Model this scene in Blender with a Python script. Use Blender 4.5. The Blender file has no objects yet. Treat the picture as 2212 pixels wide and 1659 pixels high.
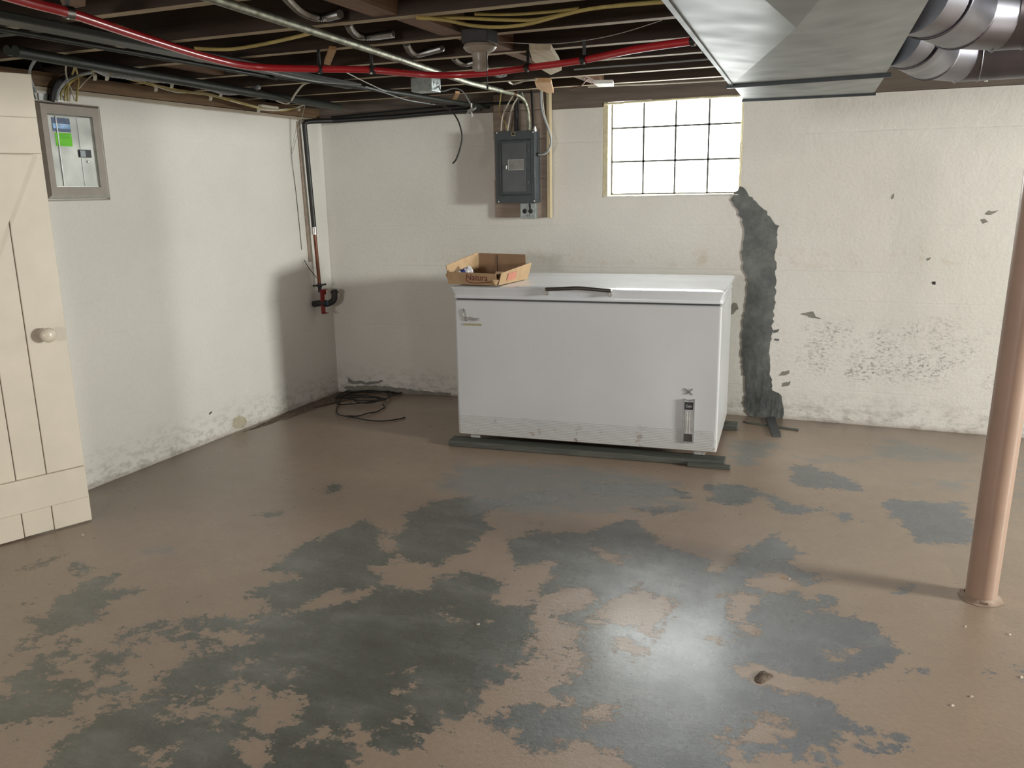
import bpy, bmesh, math, random
import numpy as np
from mathutils import Vector, Matrix

random.seed(7)
SC = bpy.context.scene
COL = SC.collection

# ------------------------------------------------------------------ camera
CX, CY, F = 1106.0, 829.5, 1820.0          # frame is 2212 x 1659
CAMH = 1.4
yaw, pit, rol = math.radians(22.515), math.radians(-12.966), math.radians(-1.015)
CPOS = Vector((0, 0, CAMH))
_fw = Vector((-math.sin(yaw) * math.cos(pit), math.cos(yaw) * math.cos(pit), math.sin(pit)))
_r0 = Vector((math.cos(yaw), math.sin(yaw), 0))
_u0 = _r0.cross(_fw)
_r = _r0 * math.cos(rol) + _u0 * math.sin(rol)
_u = _u0 * math.cos(rol) - _r0 * math.sin(rol)
cam_data = bpy.data.cameras.new('camera')
cam_data.sensor_width = 36.0
cam_data.lens = F * 36.0 / 2212.0
cam_data.clip_start = 0.02
cam = bpy.data.objects.new('camera', cam_data)
COL.objects.link(cam)
M = Matrix((( _r.x, _u.x, -_fw.x, CPOS.x), (_r.y, _u.y, -_fw.y, CPOS.y), (_r.z, _u.z, -_fw.z, CPOS.z), (0, 0, 0, 1)))
cam.matrix_world = M
SC.camera = cam

# ------------------------------------------------------------------ view, world, lights
SC.view_settings.view_transform = 'Standard'
SC.view_settings.look = 'None'
SC.view_settings.gamma = 1.0
SC.view_settings.use_curve_mapping = False
SC.view_settings.exposure = 0.06

W = bpy.data.worlds.new('world'); SC.world = W
W.use_nodes = True
W.node_tree.nodes['Background'].inputs[0].default_value = (0.80, 0.90, 1.0, 1)
W.node_tree.nodes['Background'].inputs[1].default_value = 1.0

def area(name, loc, rot, sx, sy, watt, col):
    l = bpy.data.lights.new(name, 'AREA'); l.shape = 'RECTANGLE'; l.size = sx; l.size_y = sy
    l.energy = watt; l.color = col
    o = bpy.data.objects.new(name, l); COL.objects.link(o); o.location = loc; o.rotation_euler = rot
    return o
def bulb(name, loc, rad, watt, col):
    l = bpy.data.lights.new(name, 'POINT'); l.shadow_soft_size = rad; l.energy = watt; l.color = col
    o = bpy.data.objects.new(name, l); COL.objects.link(o); o.location = loc
    return o
BULB = (0.75, 0.86, 1.88)
bulb('ceiling_bulb_light', BULB, 0.045, 31, (1.0, 0.87, 0.80))
# daylight of the window in the right wall, plus added fill behind the camera
area('right_window_light', (5.26, 2.95, 1.50), (0, math.radians(90), 0), 0.55, 0.85, 385, (0.975, 1.0, 0.935))
area('rear_fill_light', (-1.2, -3.3, 1.60), (math.radians(90), 0, 0), 0.9, 0.55, 84, (1.0, 0.97, 0.95))

# ------------------------------------------------------------------ pixel -> point on a plane of the room
def ray(px, py):
    return _fw * F + _r * (px - CX) - _u * (py - CY)
def on(ax, val, px, py):
    d = ray(px, py); t = (val - CPOS[ax]) / d[ax]
    return CPOS + d * t
def onp(P0, n, px, py):
    d = ray(px, py); t = (P0 - CPOS).dot(n) / d.dot(n)
    return CPOS + d * t
def proj_np(P):
    v = P - np.array(CPOS)[None]
    z = v @ np.array(_fw)
    return CX + F * (v @ np.array(_r)) / z, CY - F * (v @ np.array(_u)) / z, z
def path(ax, val, pts):
    return [on(ax, val, *p) for p in pts]

# ------------------------------------------------------------------ materials
def lin(c):
    return tuple(((x / 255) / 12.92 if x / 255 <= 0.04045 else ((x / 255 + 0.055) / 1.055) ** 2.4) for x in c)
class NT:
    def __init__(s, name):
        s.m = bpy.data.materials.new(name); s.m.use_nodes = True
        s.t = s.m.node_tree; s.n = s.t.nodes; s.b = s.n['Principled BSDF']
        s.geo = s.n.new('ShaderNodeNewGeometry')
    def link(s, a, b): s.t.links.new(a, b)
    def noise(s, scale, detail=4, rough=0.55, vec=None, stretch=None, obj=False):
        v = vec
        if v is None:
            if obj:
                tc = s.n.new('ShaderNodeTexCoord'); v = tc.outputs['Object']
            else: v = s.geo.outputs['Position']
        if stretch:
            mp = s.n.new('ShaderNodeMapping'); mp.inputs['Scale'].default_value = stretch
            s.link(v, mp.inputs[0]); v = mp.outputs[0]
        x = s.n.new('ShaderNodeTexNoise'); x.inputs['Scale'].default_value = scale
        x.inputs['Detail'].default_value = detail; x.inputs['Roughness'].default_value = rough
        s.link(v, x.inputs['Vector']); return x.outputs['Fac']
    def ramp(s, fac, stops):
        r = s.n.new('ShaderNodeValToRGB'); e = r.color_ramp.elements
        while len(e) < len(stops): e.new(0.5)
        for i, (p, c) in enumerate(stops):
            e[i].position = p
            e[i].color = (c, c, c, 1) if isinstance(c, (int, float)) else (*c, 1)
        s.link(fac, r.inputs[0]); return r.outputs[0]
    def math(s, op, a, b=None, c=None, clamp=False):
        x = s.n.new('ShaderNodeMath'); x.operation = op; x.use_clamp = clamp
        for i, v in enumerate((a, b, c)):
            if v is None: continue
            if isinstance(v, (int, float)): x.inputs[i].default_value = v
            else: s.link(v, x.inputs[i])
        return x.outputs[0]
    def mix(s, fac, a, b):
        x = s.n.new('ShaderNodeMix'); x.data_type = 'RGBA'
        for i, v in ((0, fac), (6, a), (7, b)):
            if isinstance(v, (int, float)): x.inputs[i].default_value = v
            elif isinstance(v, tuple): x.inputs[i].default_value = (*v, 1)
            else: s.link(v, x.inputs[i])
        return x.outputs[2]
    def col(s, v):
        if isinstance(v, tuple): s.b.inputs['Base Color'].default_value = (*v, 1)
        else: s.link(v, s.b.inputs['Base Color'])
    def rough(s, v):
        if isinstance(v, (int, float)): s.b.inputs['Roughness'].default_value = v
        else: s.link(v, s.b.inputs['Roughness'])
    def bump(s, h, strength=0.3, dist=0.01):
        b = s.n.new('ShaderNodeBump'); b.inputs['Strength'].default_value = strength
        b.inputs['Distance'].default_value = dist
        s.link(h, b.inputs['Height']); s.link(b.outputs[0], s.b.inputs['Normal'])
    def xyz(s):
        x = s.n.new('ShaderNodeSeparateXYZ'); s.link(s.geo.outputs['Position'], x.inputs[0]); return x.outputs

def simple(name, col, rough=0.6, metal=0.0, var=0.15, scale=20, bump=0.0, stretch=None, coat=0.0):
    k = NT(name)
    f = k.noise(scale, 4, 0.6, stretch=stretch)
    dark = tuple(c * (1 - var) for c in col); lite = tuple(min(1, c * (1 + var)) for c in col)
    k.col(k.ramp(f, [(0.3, dark), (0.7, lite)]))
    k.rough(rough); k.b.inputs['Metallic'].default_value = metal
    k.b.inputs['Coat Weight'].default_value = coat
    if bump: k.bump(f, bump, 0.004)
    return k.m

MAT = {}
def wallmat():
    k = NT('painted_concrete')
    x, y, z = k.xyz()
    base = k.ramp(k.noise(1.1, 3, 0.6), [(0.3, (0.64, 0.615, 0.565)), (0.55, (0.69, 0.665, 0.62)), (0.75, (0.66, 0.63, 0.59))])
    fine = k.noise(75, 4, 0.6)
    c = k.mix(k.ramp(fine, [(0.3, 0.10), (0.6, 0.0)]), base, (0.40, 0.37, 0.32))
    # grime along the floor
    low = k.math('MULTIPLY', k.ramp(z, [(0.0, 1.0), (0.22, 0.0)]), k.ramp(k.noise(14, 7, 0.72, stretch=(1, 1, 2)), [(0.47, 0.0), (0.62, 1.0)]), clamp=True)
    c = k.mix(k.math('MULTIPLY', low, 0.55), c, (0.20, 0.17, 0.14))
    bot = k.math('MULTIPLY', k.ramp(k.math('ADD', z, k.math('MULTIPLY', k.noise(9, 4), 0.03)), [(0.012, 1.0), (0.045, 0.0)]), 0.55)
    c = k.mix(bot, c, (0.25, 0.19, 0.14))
    # damp speckle band on the right part of the back wall
    xr = k.ramp(k.math('MULTIPLY_ADD', x, 0.25, 0.5), [(0.36, 0.0), (0.46, 1.0)])
    band = k.ramp(k.math('ADD', z, k.math('MULTIPLY', k.noise(2.2, 3), 0.16)), [(0.30, 0.0), (0.42, 1.0), (0.66, 0.85), (0.75, 0.0)])
    sp = k.ramp(k.noise(42, 8, 0.8, stretch=(1, 1, 1.8)), [(0.505, 0.0), (0.59, 1.0)])
    big = k.ramp(k.noise(5, 3, 0.6), [(0.42, 0.05), (0.62, 1.0)])
    far = k.ramp(k.math('MULTIPLY', y, 0.1), [(0.505, 0.0), (0.515, 1.0)])
    f = k.math('MULTIPLY', k.math('MULTIPLY', k.math('MULTIPLY', xr, band), k.math('MULTIPLY', sp, big)), far)
    c = k.mix(k.math('MULTIPLY', f, 0.95), c, (0.24, 0.225, 0.215))
    # rusty weeping behind the freezer
    ru = k.math('MULTIPLY', k.ramp(z, [(0.86, 0.0), (0.93, 1.0), (1.0, 0.6), (1.08, 0.0)]) if False else k.ramp(k.math('MULTIPLY', z, 0.5), [(0.455, 0.0), (0.475, 1.0), (0.50, 0.8), (0.53, 0.0)]),
                k.math('MULTIPLY', k.ramp(k.noise(11, 6, 0.7), [(0.52, 0.0), (0.66, 1.0)]), far))
    c = k.mix(k.math('MULTIPLY', ru, 0.30), c, (0.45, 0.29, 0.15))
    # bare unpainted concrete lip at the top
    lip = k.ramp(k.math('MULTIPLY', k.math('ADD', z, k.math('MULTIPLY', k.noise(5, 3), 0.012)), 0.5), [(0.9335, 0.0), (0.9345, 1.0)])
    c = k.mix(k.math('MULTIPLY', lip, k.math('SUBTRACT', 1.0, far)), c, (0.30, 0.25, 0.19))
    k.col(c); k.rough(0.72)
    # relief: brushed stucco and board-form lines
    h = k.math('ADD', k.math('MULTIPLY', k.noise(60, 5, 0.65), 0.5), k.math('MULTIPLY', k.noise(11, 5, 0.6), 0.9))
    wob = k.math('MULTIPLY_ADD', k.noise(2.5, 4, 0.6), 0.020, -0.010)
    zz = k.math('ADD', z, wob)
    for lv, s in ((1.685, 0.9), (1.42, 0.3), (1.17, 0.6), (0.905, 0.8), (0.735, 1.0), (0.49, 0.7), (0.20, 0.4)):
        d = k.math('ABSOLUTE', k.math('SUBTRACT', zz, lv))
        g = k.ramp(k.math('MULTIPLY', d, 10), [(0.0, 1.0), (0.07, 0.0)])
        pres = k.ramp(k.noise(1.3, 2, 0.5, vec=None, stretch=(1, 1, 3 + lv)), [(0.45, 0.1), (0.6, 1.0)])
        h = k.math('SUBTRACT', h, k.math('MULTIPLY', k.math('MULTIPLY', g, pres), s * 0.75))
    k.bump(h, 0.42, 0.007)
    return k.m
MAT['wall'] = wallmat()

def floormat():
    k = NT('peeling_floor_paint')
    at = k.n.new('ShaderNodeAttribute'); at.attribute_name = 'peel'
    sm = k.n.new('ShaderNodeAttribute'); sm.attribute_name = 'smear'
    pe = at.outputs['Fac']; se = sm.outputs['Fac']
    # world-space distorted noise
    n1 = k.noise(5.5, 8, 0.70)
    n2 = k.noise(20, 8, 0.75, stretch=(1, 1.3, 1))
    n = k.math('ADD', k.math('MULTIPLY', n1, 0.45), k.math('MULTIPLY', n2, 0.45))
    n = k.math('ADD', n, k.math('MULTIPLY', k.noise(60, 6, 0.8), 0.22))
    n = k.math('SUBTRACT', n, 0.06)
    d = k.math('ADD', pe, k.math('MULTIPLY', k.math('SUBTRACT', n, 0.5), 3.1))
    mask = k.ramp(d, [(0.495, 0.0), (0.515, 1.0)])
    # soft scrubbed smears far back
    sn = k.ramp(k.math('ADD', se, k.math('MULTIPLY', k.math('SUBTRACT', k.noise(7, 6, 0.7, stretch=(1, 2.2, 1)), 0.5), 1.5)), [(0.45, 0.0), (0.72, 0.85)])
    tan = k.ramp(k.noise(1.5, 5, 0.6), [(0.25, (0.30, 0.222, 0.163)), (0.5, (0.35, 0.262, 0.195)), (0.75, (0.40, 0.307, 0.235))])
    tan = k.mix(k.ramp(k.noise(60, 3, 0.7), [(0.35, 0.22), (0.6, 0.0)]), tan, (0.22, 0.165, 0.13))
    x, y, z = k.xyz()
    # cool blue grey paint to the right, older olive grey slab to the left
    side = k.ramp(k.math('ADD', k.math('MULTIPLY_ADD', x, 0.35, 0.62), k.math('MULTIPLY', k.math('SUBTRACT', k.noise(2, 4), 0.5), 0.5)), [(0.25, 0.0), (0.6, 1.0)])
    g1 = k.ramp(k.noise(3.5, 7, 0.7, stretch=(1, 2.0, 1)), [(0.3, (0.078, 0.080, 0.064)), (0.5, (0.105, 0.110, 0.093)), (0.72, (0.19, 0.195, 0.175))])
    g2 = k.ramp(k.noise(3.0, 7, 0.7, stretch=(1, 1.6, 1)), [(0.3, (0.112, 0.124, 0.142)), (0.55, (0.140, 0.152, 0.170)), (0.75, (0.24, 0.25, 0.26))])
    gray = k.mix(side, g1, g2)
    gray = k.mix(k.ramp(k.noise(90, 3, 0.6), [(0.60, 0.0), (0.72, 0.35)]), gray, (0.30, 0.30, 0.28))
    c = k.mix(mask, tan, gray)
    c = k.mix(sn, c, (0.22, 0.225, 0.22))
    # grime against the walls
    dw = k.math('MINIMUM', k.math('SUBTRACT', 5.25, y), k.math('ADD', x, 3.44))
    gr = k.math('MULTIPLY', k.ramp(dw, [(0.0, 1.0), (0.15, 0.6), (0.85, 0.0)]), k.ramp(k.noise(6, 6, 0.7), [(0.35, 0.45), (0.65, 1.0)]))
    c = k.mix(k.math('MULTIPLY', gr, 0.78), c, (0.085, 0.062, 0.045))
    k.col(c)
    r = k.mix(mask, k.ramp(k.noise(12, 4), [(0.3, 0.36), (0.7, 0.27)]), k.ramp(k.noise(9, 5, 0.7), [(0.3, 0.20), (0.7, 0.36)]))
    k.rough(r)
    k.b.inputs['Specular IOR Level'].default_value = 0.75
    k.link(k.math('MULTIPLY_ADD', mask, 0.14, 0.14), k.b.inputs['Coat Weight'])
    k.b.inputs['Coat Roughness'].default_value = 0.2
    lim = k.ramp(d, [(0.47, 1.0), (0.49, 1.25), (0.515, 0.0)])
    h = k.math('ADD', k.math('MULTIPLY', lim, 1.0), k.math('MULTIPLY', k.noise(55, 8, 0.75), 0.75))
    h = k.math('ADD', h, k.math('MULTIPLY', k.noise(3, 2), 0.8))
    k.bump(h, 0.45, 0.004)
    return k.m
MAT['floor'] = floormat()

def woodmat(name, c0, c1, rough=0.75, axis='X', nail=False):
    k = NT(name)
    st = {'X': (1, 14, 14), 'Y': (14, 1, 14), 'Z': (14, 14, 1)}[axis]
    k.col(k.ramp(k.noise(3.0, 6, 0.65, stretch=st), [(0.3, c0), (0.7, c1)]))
    k.rough(rough); k.bump(k.noise(5, 5, 0.6, stretch=st), 0.25, 0.004)
    return k.m
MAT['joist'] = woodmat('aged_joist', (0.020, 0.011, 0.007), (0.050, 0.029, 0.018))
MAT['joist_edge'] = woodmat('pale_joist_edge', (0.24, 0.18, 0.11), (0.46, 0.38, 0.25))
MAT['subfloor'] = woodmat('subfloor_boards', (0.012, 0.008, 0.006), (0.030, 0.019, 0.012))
MAT['rim'] = woodmat('rim_board', (0.11, 0.085, 0.07), (0.17, 0.135, 0.11))
MAT['sill'] = woodmat('sill_wood', (0.075, 0.042, 0.02), (0.17, 0.10, 0.048), axis='Y')
MAT['brownwood'] = woodmat('brown_blocking', (0.10, 0.05, 0.025), (0.20, 0.11, 0.06), axis='Y')
MAT['clip'] = woodmat('orange_wood', (0.28, 0.15, 0.06), (0.46, 0.28, 0.13), axis='Y')
MAT['scrap'] = woodmat('pale_scrap_wood', (0.38, 0.32, 0.20), (0.58, 0.50, 0.36), axis='Y')
MAT['backboard'] = woodmat('weathered_backboard', (0.24, 0.18, 0.14), (0.38, 0.30, 0.24))
MAT['batten'] = woodmat('pale_batten', (0.42, 0.34, 0.21), (0.55, 0.46, 0.31), axis='Z')
MAT['skid'] = woodmat('grey_skid', (0.050, 0.052, 0.045), (0.11, 0.115, 0.10))
MAT['door'] = simple('cream_door_paint', (0.575, 0.51, 0.42), 0.5, var=0.05, scale=6, bump=0.12)
MAT['doorgroove'] = simple('door_edge_paint', (0.50, 0.42, 0.33), 0.6, var=0.1)
MAT['knob'] = simple('cream_knob', (0.62, 0.55, 0.45), 0.3, var=0.05, coat=0.3)
def enamel():
    k = NT('white_enamel')
    x, y, z = k.xyz()
    c = k.ramp(k.noise(2.2, 4), [(0.3, (0.52, 0.525, 0.54)), (0.7, (0.57, 0.575, 0.59))])
    lo = k.ramp(z, [(0.06, 1.0), (0.20, 0.0)])
    ru = k.math('MULTIPLY', lo, k.ramp(k.noise(13, 7, 0.75), [(0.585, 0.0), (0.64, 1.0)]))
    c = k.mix(ru, c, (0.16, 0.055, 0.02))
    c = k.mix(k.math('MULTIPLY', k.ramp(k.noise(30, 5, 0.7), [(0.62, 0.0), (0.75, 1.0)]), 0.4), c, (0.42, 0.38, 0.30))
    c = k.mix(k.math('MULTIPLY', lo, 0.25), c, (0.52, 0.47, 0.36))
    k.col(c); k.rough(0.34); k.bump(k.noise(110, 3), 0.06, 0.002); k.b.inputs['Coat Weight'].default_value = 0.25
    return k.m
MAT['enamel'] = enamel()
MAT['lidtop'] = simple('white_lid_enamel', (0.64, 0.66, 0.69), 0.25, var=0.05, scale=5, coat=0.4)
MAT['gasket'] = simple('grey_rubber', (0.055, 0.058, 0.06), 0.7)
MAT['chrome'] = simple('chrome', (0.62, 0.61, 0.60), 0.18, 1.0, var=0.05)
MAT['dullmetal'] = simple('dull_metal', (0.33, 0.33, 0.32), 0.38, 1.0, var=0.2)
MAT['blackplastic'] = simple('black_plastic', (0.012, 0.012, 0.013), 0.45)
MAT['brownhandle'] = simple('dark_brown_handle', (0.045, 0.035, 0.030), 0.35)
MAT['gold'] = simple('brass_plate', (0.45, 0.40, 0.22), 0.35, 0.8, var=0.1)
MAT['cardboard'] = simple('cardboard', (0.42, 0.28, 0.155), 0.85, var=0.12, scale=12, bump=0.1)
MAT['cardboard_in'] = simple('cardboard_inside', (0.33, 0.21, 0.125), 0.9, var=0.1, scale=14)
MAT['redprint'] = simple('faded_red_print', (0.20, 0.055, 0.045), 0.85)
MAT['pinkprint'] = simple('pale_red_print', (0.50, 0.20, 0.14), 0.85)
MAT['bluefoil'] = simple('blue_wrapper', (0.06, 0.08, 0.28), 0.35)
MAT['whitefoil'] = simple('white_wrapper', (0.75, 0.75, 0.80), 0.35)
def galv(name, c0, c1, rough, sc=14, metal=1.0):
    k = NT(name)
    v = k.n.new('ShaderNodeTexVoronoi'); v.inputs['Scale'].default_value = sc * 2
    k.link(k.geo.outputs['Position'], v.inputs['Vector'])
    f = k.math('ADD', k.math('MULTIPLY', k.noise(sc, 4, 0.6), 0.7), k.math('MULTIPLY', v.outputs['Distance'], 0.3))
    k.col(k.ramp(f, [(0.3, c0), (0.7, c1)])); k.b.inputs['Metallic'].default_value = metal
    k.rough(k.ramp(f, [(0.3, rough + 0.1), (0.7, rough)])); k.bump(k.noise(3, 2), 0.12, 0.01)
    return k.m
MAT['duct'] = galv('duct_sheet_metal', (0.28, 0.305, 0.305), (0.38, 0.405, 0.405), 0.42, 5)
MAT['cleat'] = simple('dark_cleat', (0.05, 0.06, 0.065), 0.45, 0.6)
MAT['rounduct'] = galv('round_duct_metal', (0.155, 0.152, 0.175), (0.215, 0.21, 0.24), 0.35, 5)
MAT['galvpipe'] = galv('galvanized_pipe', (0.17, 0.17, 0.13), (0.42, 0.42, 0.34), 0.46, 22)
MAT['steel_panel'] = simple('panel_trim_paint', (0.24, 0.205, 0.175), 0.45, 0.25, var=0.06)
MAT['brushed'] = galv('brushed_steel_door', (0.34, 0.345, 0.32), (0.50, 0.51, 0.48), 0.42, 6, 0.55)
MAT['bright_edge'] = simple('bright_trim_edge', (0.70, 0.70, 0.66), 0.35, 0.6, var=0.1)
MAT['lime'] = simple('lime_sticker', (0.16, 0.62, 0.03), 0.6, var=0.05)
MAT['limeprint'] = simple('green_print', (0.08, 0.36, 0.02), 0.6)
MAT['bluelabel'] = simple('blue_sticker', (0.055, 0.085, 0.17), 0.4, var=0.4, scale=30)
MAT['skyprint'] = simple('light_blue_print', (0.22, 0.40, 0.68), 0.4, var=0.3, scale=40)
MAT['whiteprint'] = simple('white_print', (0.65, 0.66, 0.64), 0.5)
MAT['graypanel'] = simple('slate_panel_paint', (0.060, 0.070, 0.078), 0.42, 0.1, var=0.1)
MAT['graydoor'] = simple('panel_door_metal', (0.13, 0.14, 0.15), 0.34, 0.5, var=0.12, scale=9)
MAT['black'] = simple('black_pipe', (0.012, 0.012, 0.012), 0.45)
MAT['cable_black'] = simple('black_cable', (0.010, 0.011, 0.010), 0.5)
MAT['cable_yellow'] = simple('yellow_cable', (0.38, 0.30, 0.10), 0.55)
MAT['cable_cream'] = simple('cream_cable', (0.48, 0.44, 0.36), 0.55)
MAT['cable_gray'] = simple('grey_cable', (0.30, 0.32, 0.33), 0.5)
MAT['clamp'] = simple('pale_cable_clip', (0.52, 0.50, 0.42), 0.5)
MAT['conduit'] = simple('dark_green_grey_conduit', (0.016, 0.019, 0.015), 0.5, 0.0, var=0.2)
MAT['redpipe'] = simple('red_plastic_pipe', (0.42, 0.018, 0.025), 0.30, var=0.06, coat=0.4)
MAT['copper'] = simple('old_copper', (0.16, 0.06, 0.035), 0.38, 0.7, var=0.3)
MAT['redvalve'] = simple('red_enamel_bracket', (0.24, 0.016, 0.013), 0.45)
MAT['darkiron'] = simple('dark_iron', (0.035, 0.033, 0.033), 0.55, 0.4)
MAT['porcelain'] = simple('aged_porcelain', (0.26, 0.22, 0.18), 0.35, var=0.1)
MAT['jbox'] = galv('junction_box_metal', (0.30, 0.34, 0.34), (0.50, 0.56, 0.55), 0.40, 30, 0.7)
MAT['cement'] = None
def cement():
    k = NT('dark_cement_patch')
    f = k.noise(5, 7, 0.7)
    c = k.ramp(f, [(0.32, (0.060, 0.064, 0.062)), (0.5, (0.115, 0.121, 0.117)), (0.72, (0.20, 0.205, 0.195))])
    x, y, z = k.xyz()
    lo = k.math('MULTIPLY', k.ramp(z, [(0.1, 1.0), (0.6, 0.0)]), k.ramp(k.noise(14, 6, 0.75, stretch=(3, 3, 0.6)), [(0.4, 1.0), (0.62, 0.0)]))
    c = k.mix(k.math('MULTIPLY', lo, 0.7), c, (0.022, 0.024, 0.022))
    c = k.mix(k.ramp(k.noise(45, 6, 0.75, stretch=(1, 1, 0.35)), [(0.60, 0.0), (0.72, 0.5)]), c, (0.24, 0.24, 0.22))
    k.col(c); k.rough(0.8); k.bump(k.noise(16, 7, 0.65, stretch=(1, 1, 0.5)), 0.5, 0.006)
    return k.m
MAT['cement'] = cement()
MAT['chipedge'] = simple('exposed_grey_concrete', (0.22, 0.21, 0.18), 0.85, bump=0.3)
MAT['tanpatch'] = simple('exposed_tan_concrete', (0.42, 0.37, 0.28), 0.85, bump=0.3)
MAT['column'] = simple('tan_column_paint', (0.36, 0.245, 0.185), 0.42, var=0.06, scale=8, bump=0.05, coat=0.15)
MAT['dust'] = simple('floor_mound', (0.31, 0.225, 0.17), 0.7, var=0.2, bump=0.4)
MAT['foam'] = simple('cream_foam_seal', (0.62, 0.56, 0.38), 0.8, var=0.15, scale=30, bump=0.5)
MAT['mortar'] = simple('block_mortar', (0.10, 0.10, 0.10), 0.8)
MAT['bark'] = simple('brown_debris', (0.13, 0.095, 0.07), 0.8, var=0.5, scale=60, bump=0.5)
MAT['string'] = simple('pale_string', (0.35, 0.33, 0.30), 0.8)
MAT['stone'] = simple('pale_chip', (0.50, 0.44, 0.37), 0.8)
MAT['whiteblock'] = simple('white_painted_block', (0.60, 0.58, 0.55), 0.6)
def glass_lit():
    k = NT('daylit_glass_block')
    k.col((0.85, 0.88, 0.87)); k.rough(0.12)
    k.b.inputs['Emission Color'].default_value = (0.97, 1.0, 0.98, 1)
    k.b.inputs['Emission Strength'].default_value = 17.0
    return k.m
MAT['glass'] = glass_lit()
def bulbmat():
    k = NT('lit_bulb'); k.b.inputs['Emission Color'].default_value = (1, 0.9, 0.8, 1); k.b.inputs['Emission Strength'].default_value = 20
    return k.m
MAT['bulb'] = bulbmat()

# ------------------------------------------------------------------ mesh helpers
class MB:
    def __init__(s): s.v = []; s.f = []; s.mi = []
    def add(s, vs, fs, mi=0):
        o = len(s.v); s.v += [tuple(v) for v in vs]
        for f in fs: s.f.append([i + o for i in f]); s.mi.append(mi)
        return s
    def obox(s, o, ax, ay, az, mi=0, bottom_mi=None):
        o, ax, ay, az = Vector(o), Vector(ax), Vector(ay), Vector(az)
        vs = [o, o + ax, o + ax + ay, o + ay, o + az, o + ax + az, o + ax + ay + az, o + ay + az]
        fs = [(0, 3, 2, 1), (4, 5, 6, 7), (0, 1, 5, 4), (1, 2, 6, 5), (2, 3, 7, 6), (3, 0, 4, 7)]
        k = len(s.v); s.add(vs, fs, mi)
        if bottom_mi is not None: s.mi[-6] = bottom_mi
        return s
    def box(s, a, b, mi=0, bottom_mi=None):
        return s.obox(a, (b[0] - a[0], 0, 0), (0, b[1] - a[1], 0), (0, 0, b[2] - a[2]), mi, bottom_mi)
    def tube(s, pts, r, seg=10, cap=True, mi=0, rf=None):
        pts = [Vector(p) for p in pts]; n = len(pts)
        T = []
        for i in range(n):
            t = (pts[min(i + 1, n - 1)] - pts[max(i - 1, 0)]); T.append(t.normalized() if t.length > 1e-9 else Vector((0, 0, 1)))
        a = Vector((0, 0, 1)) if abs(T[0].z) < 0.9 else Vector((1, 0, 0))
        N = (a - T[0] * a.dot(T[0])).normalized()
        rings = []
        for i in range(n):
            N = (N - T[i] * N.dot(T[i])).normalized(); B = T[i].cross(N)
            rr = rf(i / (n - 1)) * r if rf else r
            rings.append([pts[i] + (N * math.cos(2 * math.pi * j / seg) + B * math.sin(2 * math.pi * j / seg)) * rr for j in range(seg)])
        vs = [v for g in rings for v in g]
        fs = [(i * seg + j, i * seg + (j + 1) % seg, (i + 1) * seg + (j + 1) % seg, (i + 1) * seg + j) for i in range(n - 1) for j in range(seg)]
        if cap: fs += [tuple(range(seg - 1, -1, -1)), tuple((n - 1) * seg + j for j in range(seg))]
        return s.add(vs, fs, mi)
    def lathe(s, prof, c, axis=(0, 0, 1), seg=24, mi=0):
        c = Vector(c); A = Vector(axis).normalized()
        a = Vector((1, 0, 0)) if abs(A.x) < 0.9 else Vector((0, 1, 0))
        N = (a - A * a.dot(A)).normalized(); B = A.cross(N)
        vs = []; n = len(prof)
        for h, r in prof:
            for j in range(seg):
                t = 2 * math.pi * j / seg
                vs.append(c + A * h + (N * math.cos(t) + B * math.sin(t)) * max(r, 1e-4))
        fs = [(i * seg + j, i * seg + (j + 1) % seg, (i + 1) * seg + (j + 1) % seg, (i + 1) * seg + j) for i in range(n - 1) for j in range(seg)]
        fs += [tuple(range(seg - 1, -1, -1)), tuple((n - 1) * seg + j for j in range(seg))]
        return s.add(vs, fs, mi)
    def prism(s, poly, off, mi=0, side_mi=None):
        n = len(poly); off = Vector(off)
        vs = [Vector(p) for p in poly] + [Vector(p) + off for p in poly]
        s.add(vs, [tuple(range(n - 1, -1, -1)), tuple(range(n, 2 * n))], mi)
        o = len(s.v) - 2 * n
        for i in range(n):
            j = (i + 1) % n; s.f.append([o + i, o + j, o + n + j, o + n + i]); s.mi.append(mi if side_mi is None else side_mi)
        return s
    def build(s, name, mats, parent=None, smooth=False, bevel=0, bseg=2, angle=40):
        me = bpy.data.meshes.new(name); me.from_pydata(s.v, [], s.f)
        if not isinstance(mats, (list, tuple)): mats = [mats]
        for m in mats: me.materials.append(MAT[m] if isinstance(m, str) else m)
        for p, m in zip(me.polygons, s.mi): p.material_index = m
        bm = bmesh.new(); bm.from_mesh(me); bmesh.ops.recalc_face_normals(bm, faces=bm.faces); bm.to_mesh(me); bm.free()
        if smooth:
            for p in me.polygons: p.use_smooth = True
            me.set_sharp_from_angle(angle=math.radians(angle))
        o = bpy.data.objects.new(name, me); COL.objects.link(o)
        if parent is not None:
            o.parent = parent; o.matrix_parent_inverse = parent.matrix_world.inverted()
        if bevel:
            b = o.modifiers.new('bevel', 'BEVEL'); b.width = bevel; b.segments = bseg; b.limit_method = 'ANGLE'; b.angle_limit = math.radians(35)
            b.harden_normals = False
        return o
def smoothpath(pts, n=8):
    P = [Vector(p) for p in pts]
    if len(P) < 3: return P
    out = []
    for i in range(len(P) - 1):
        p0 = P[max(i - 1, 0)]; p1 = P[i]; p2 = P[i + 1]; p3 = P[min(i + 2, len(P) - 1)]
        for k in range(n):
            t = k / n
            out.append(0.5 * ((2 * p1) + (p2 - p0) * t + (2 * p0 - 5 * p1 + 4 * p2 - p3) * t * t + (3 * p1 - p0 - 3 * p2 + p3) * t ** 3))
    out.append(P[-1]); return out
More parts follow.
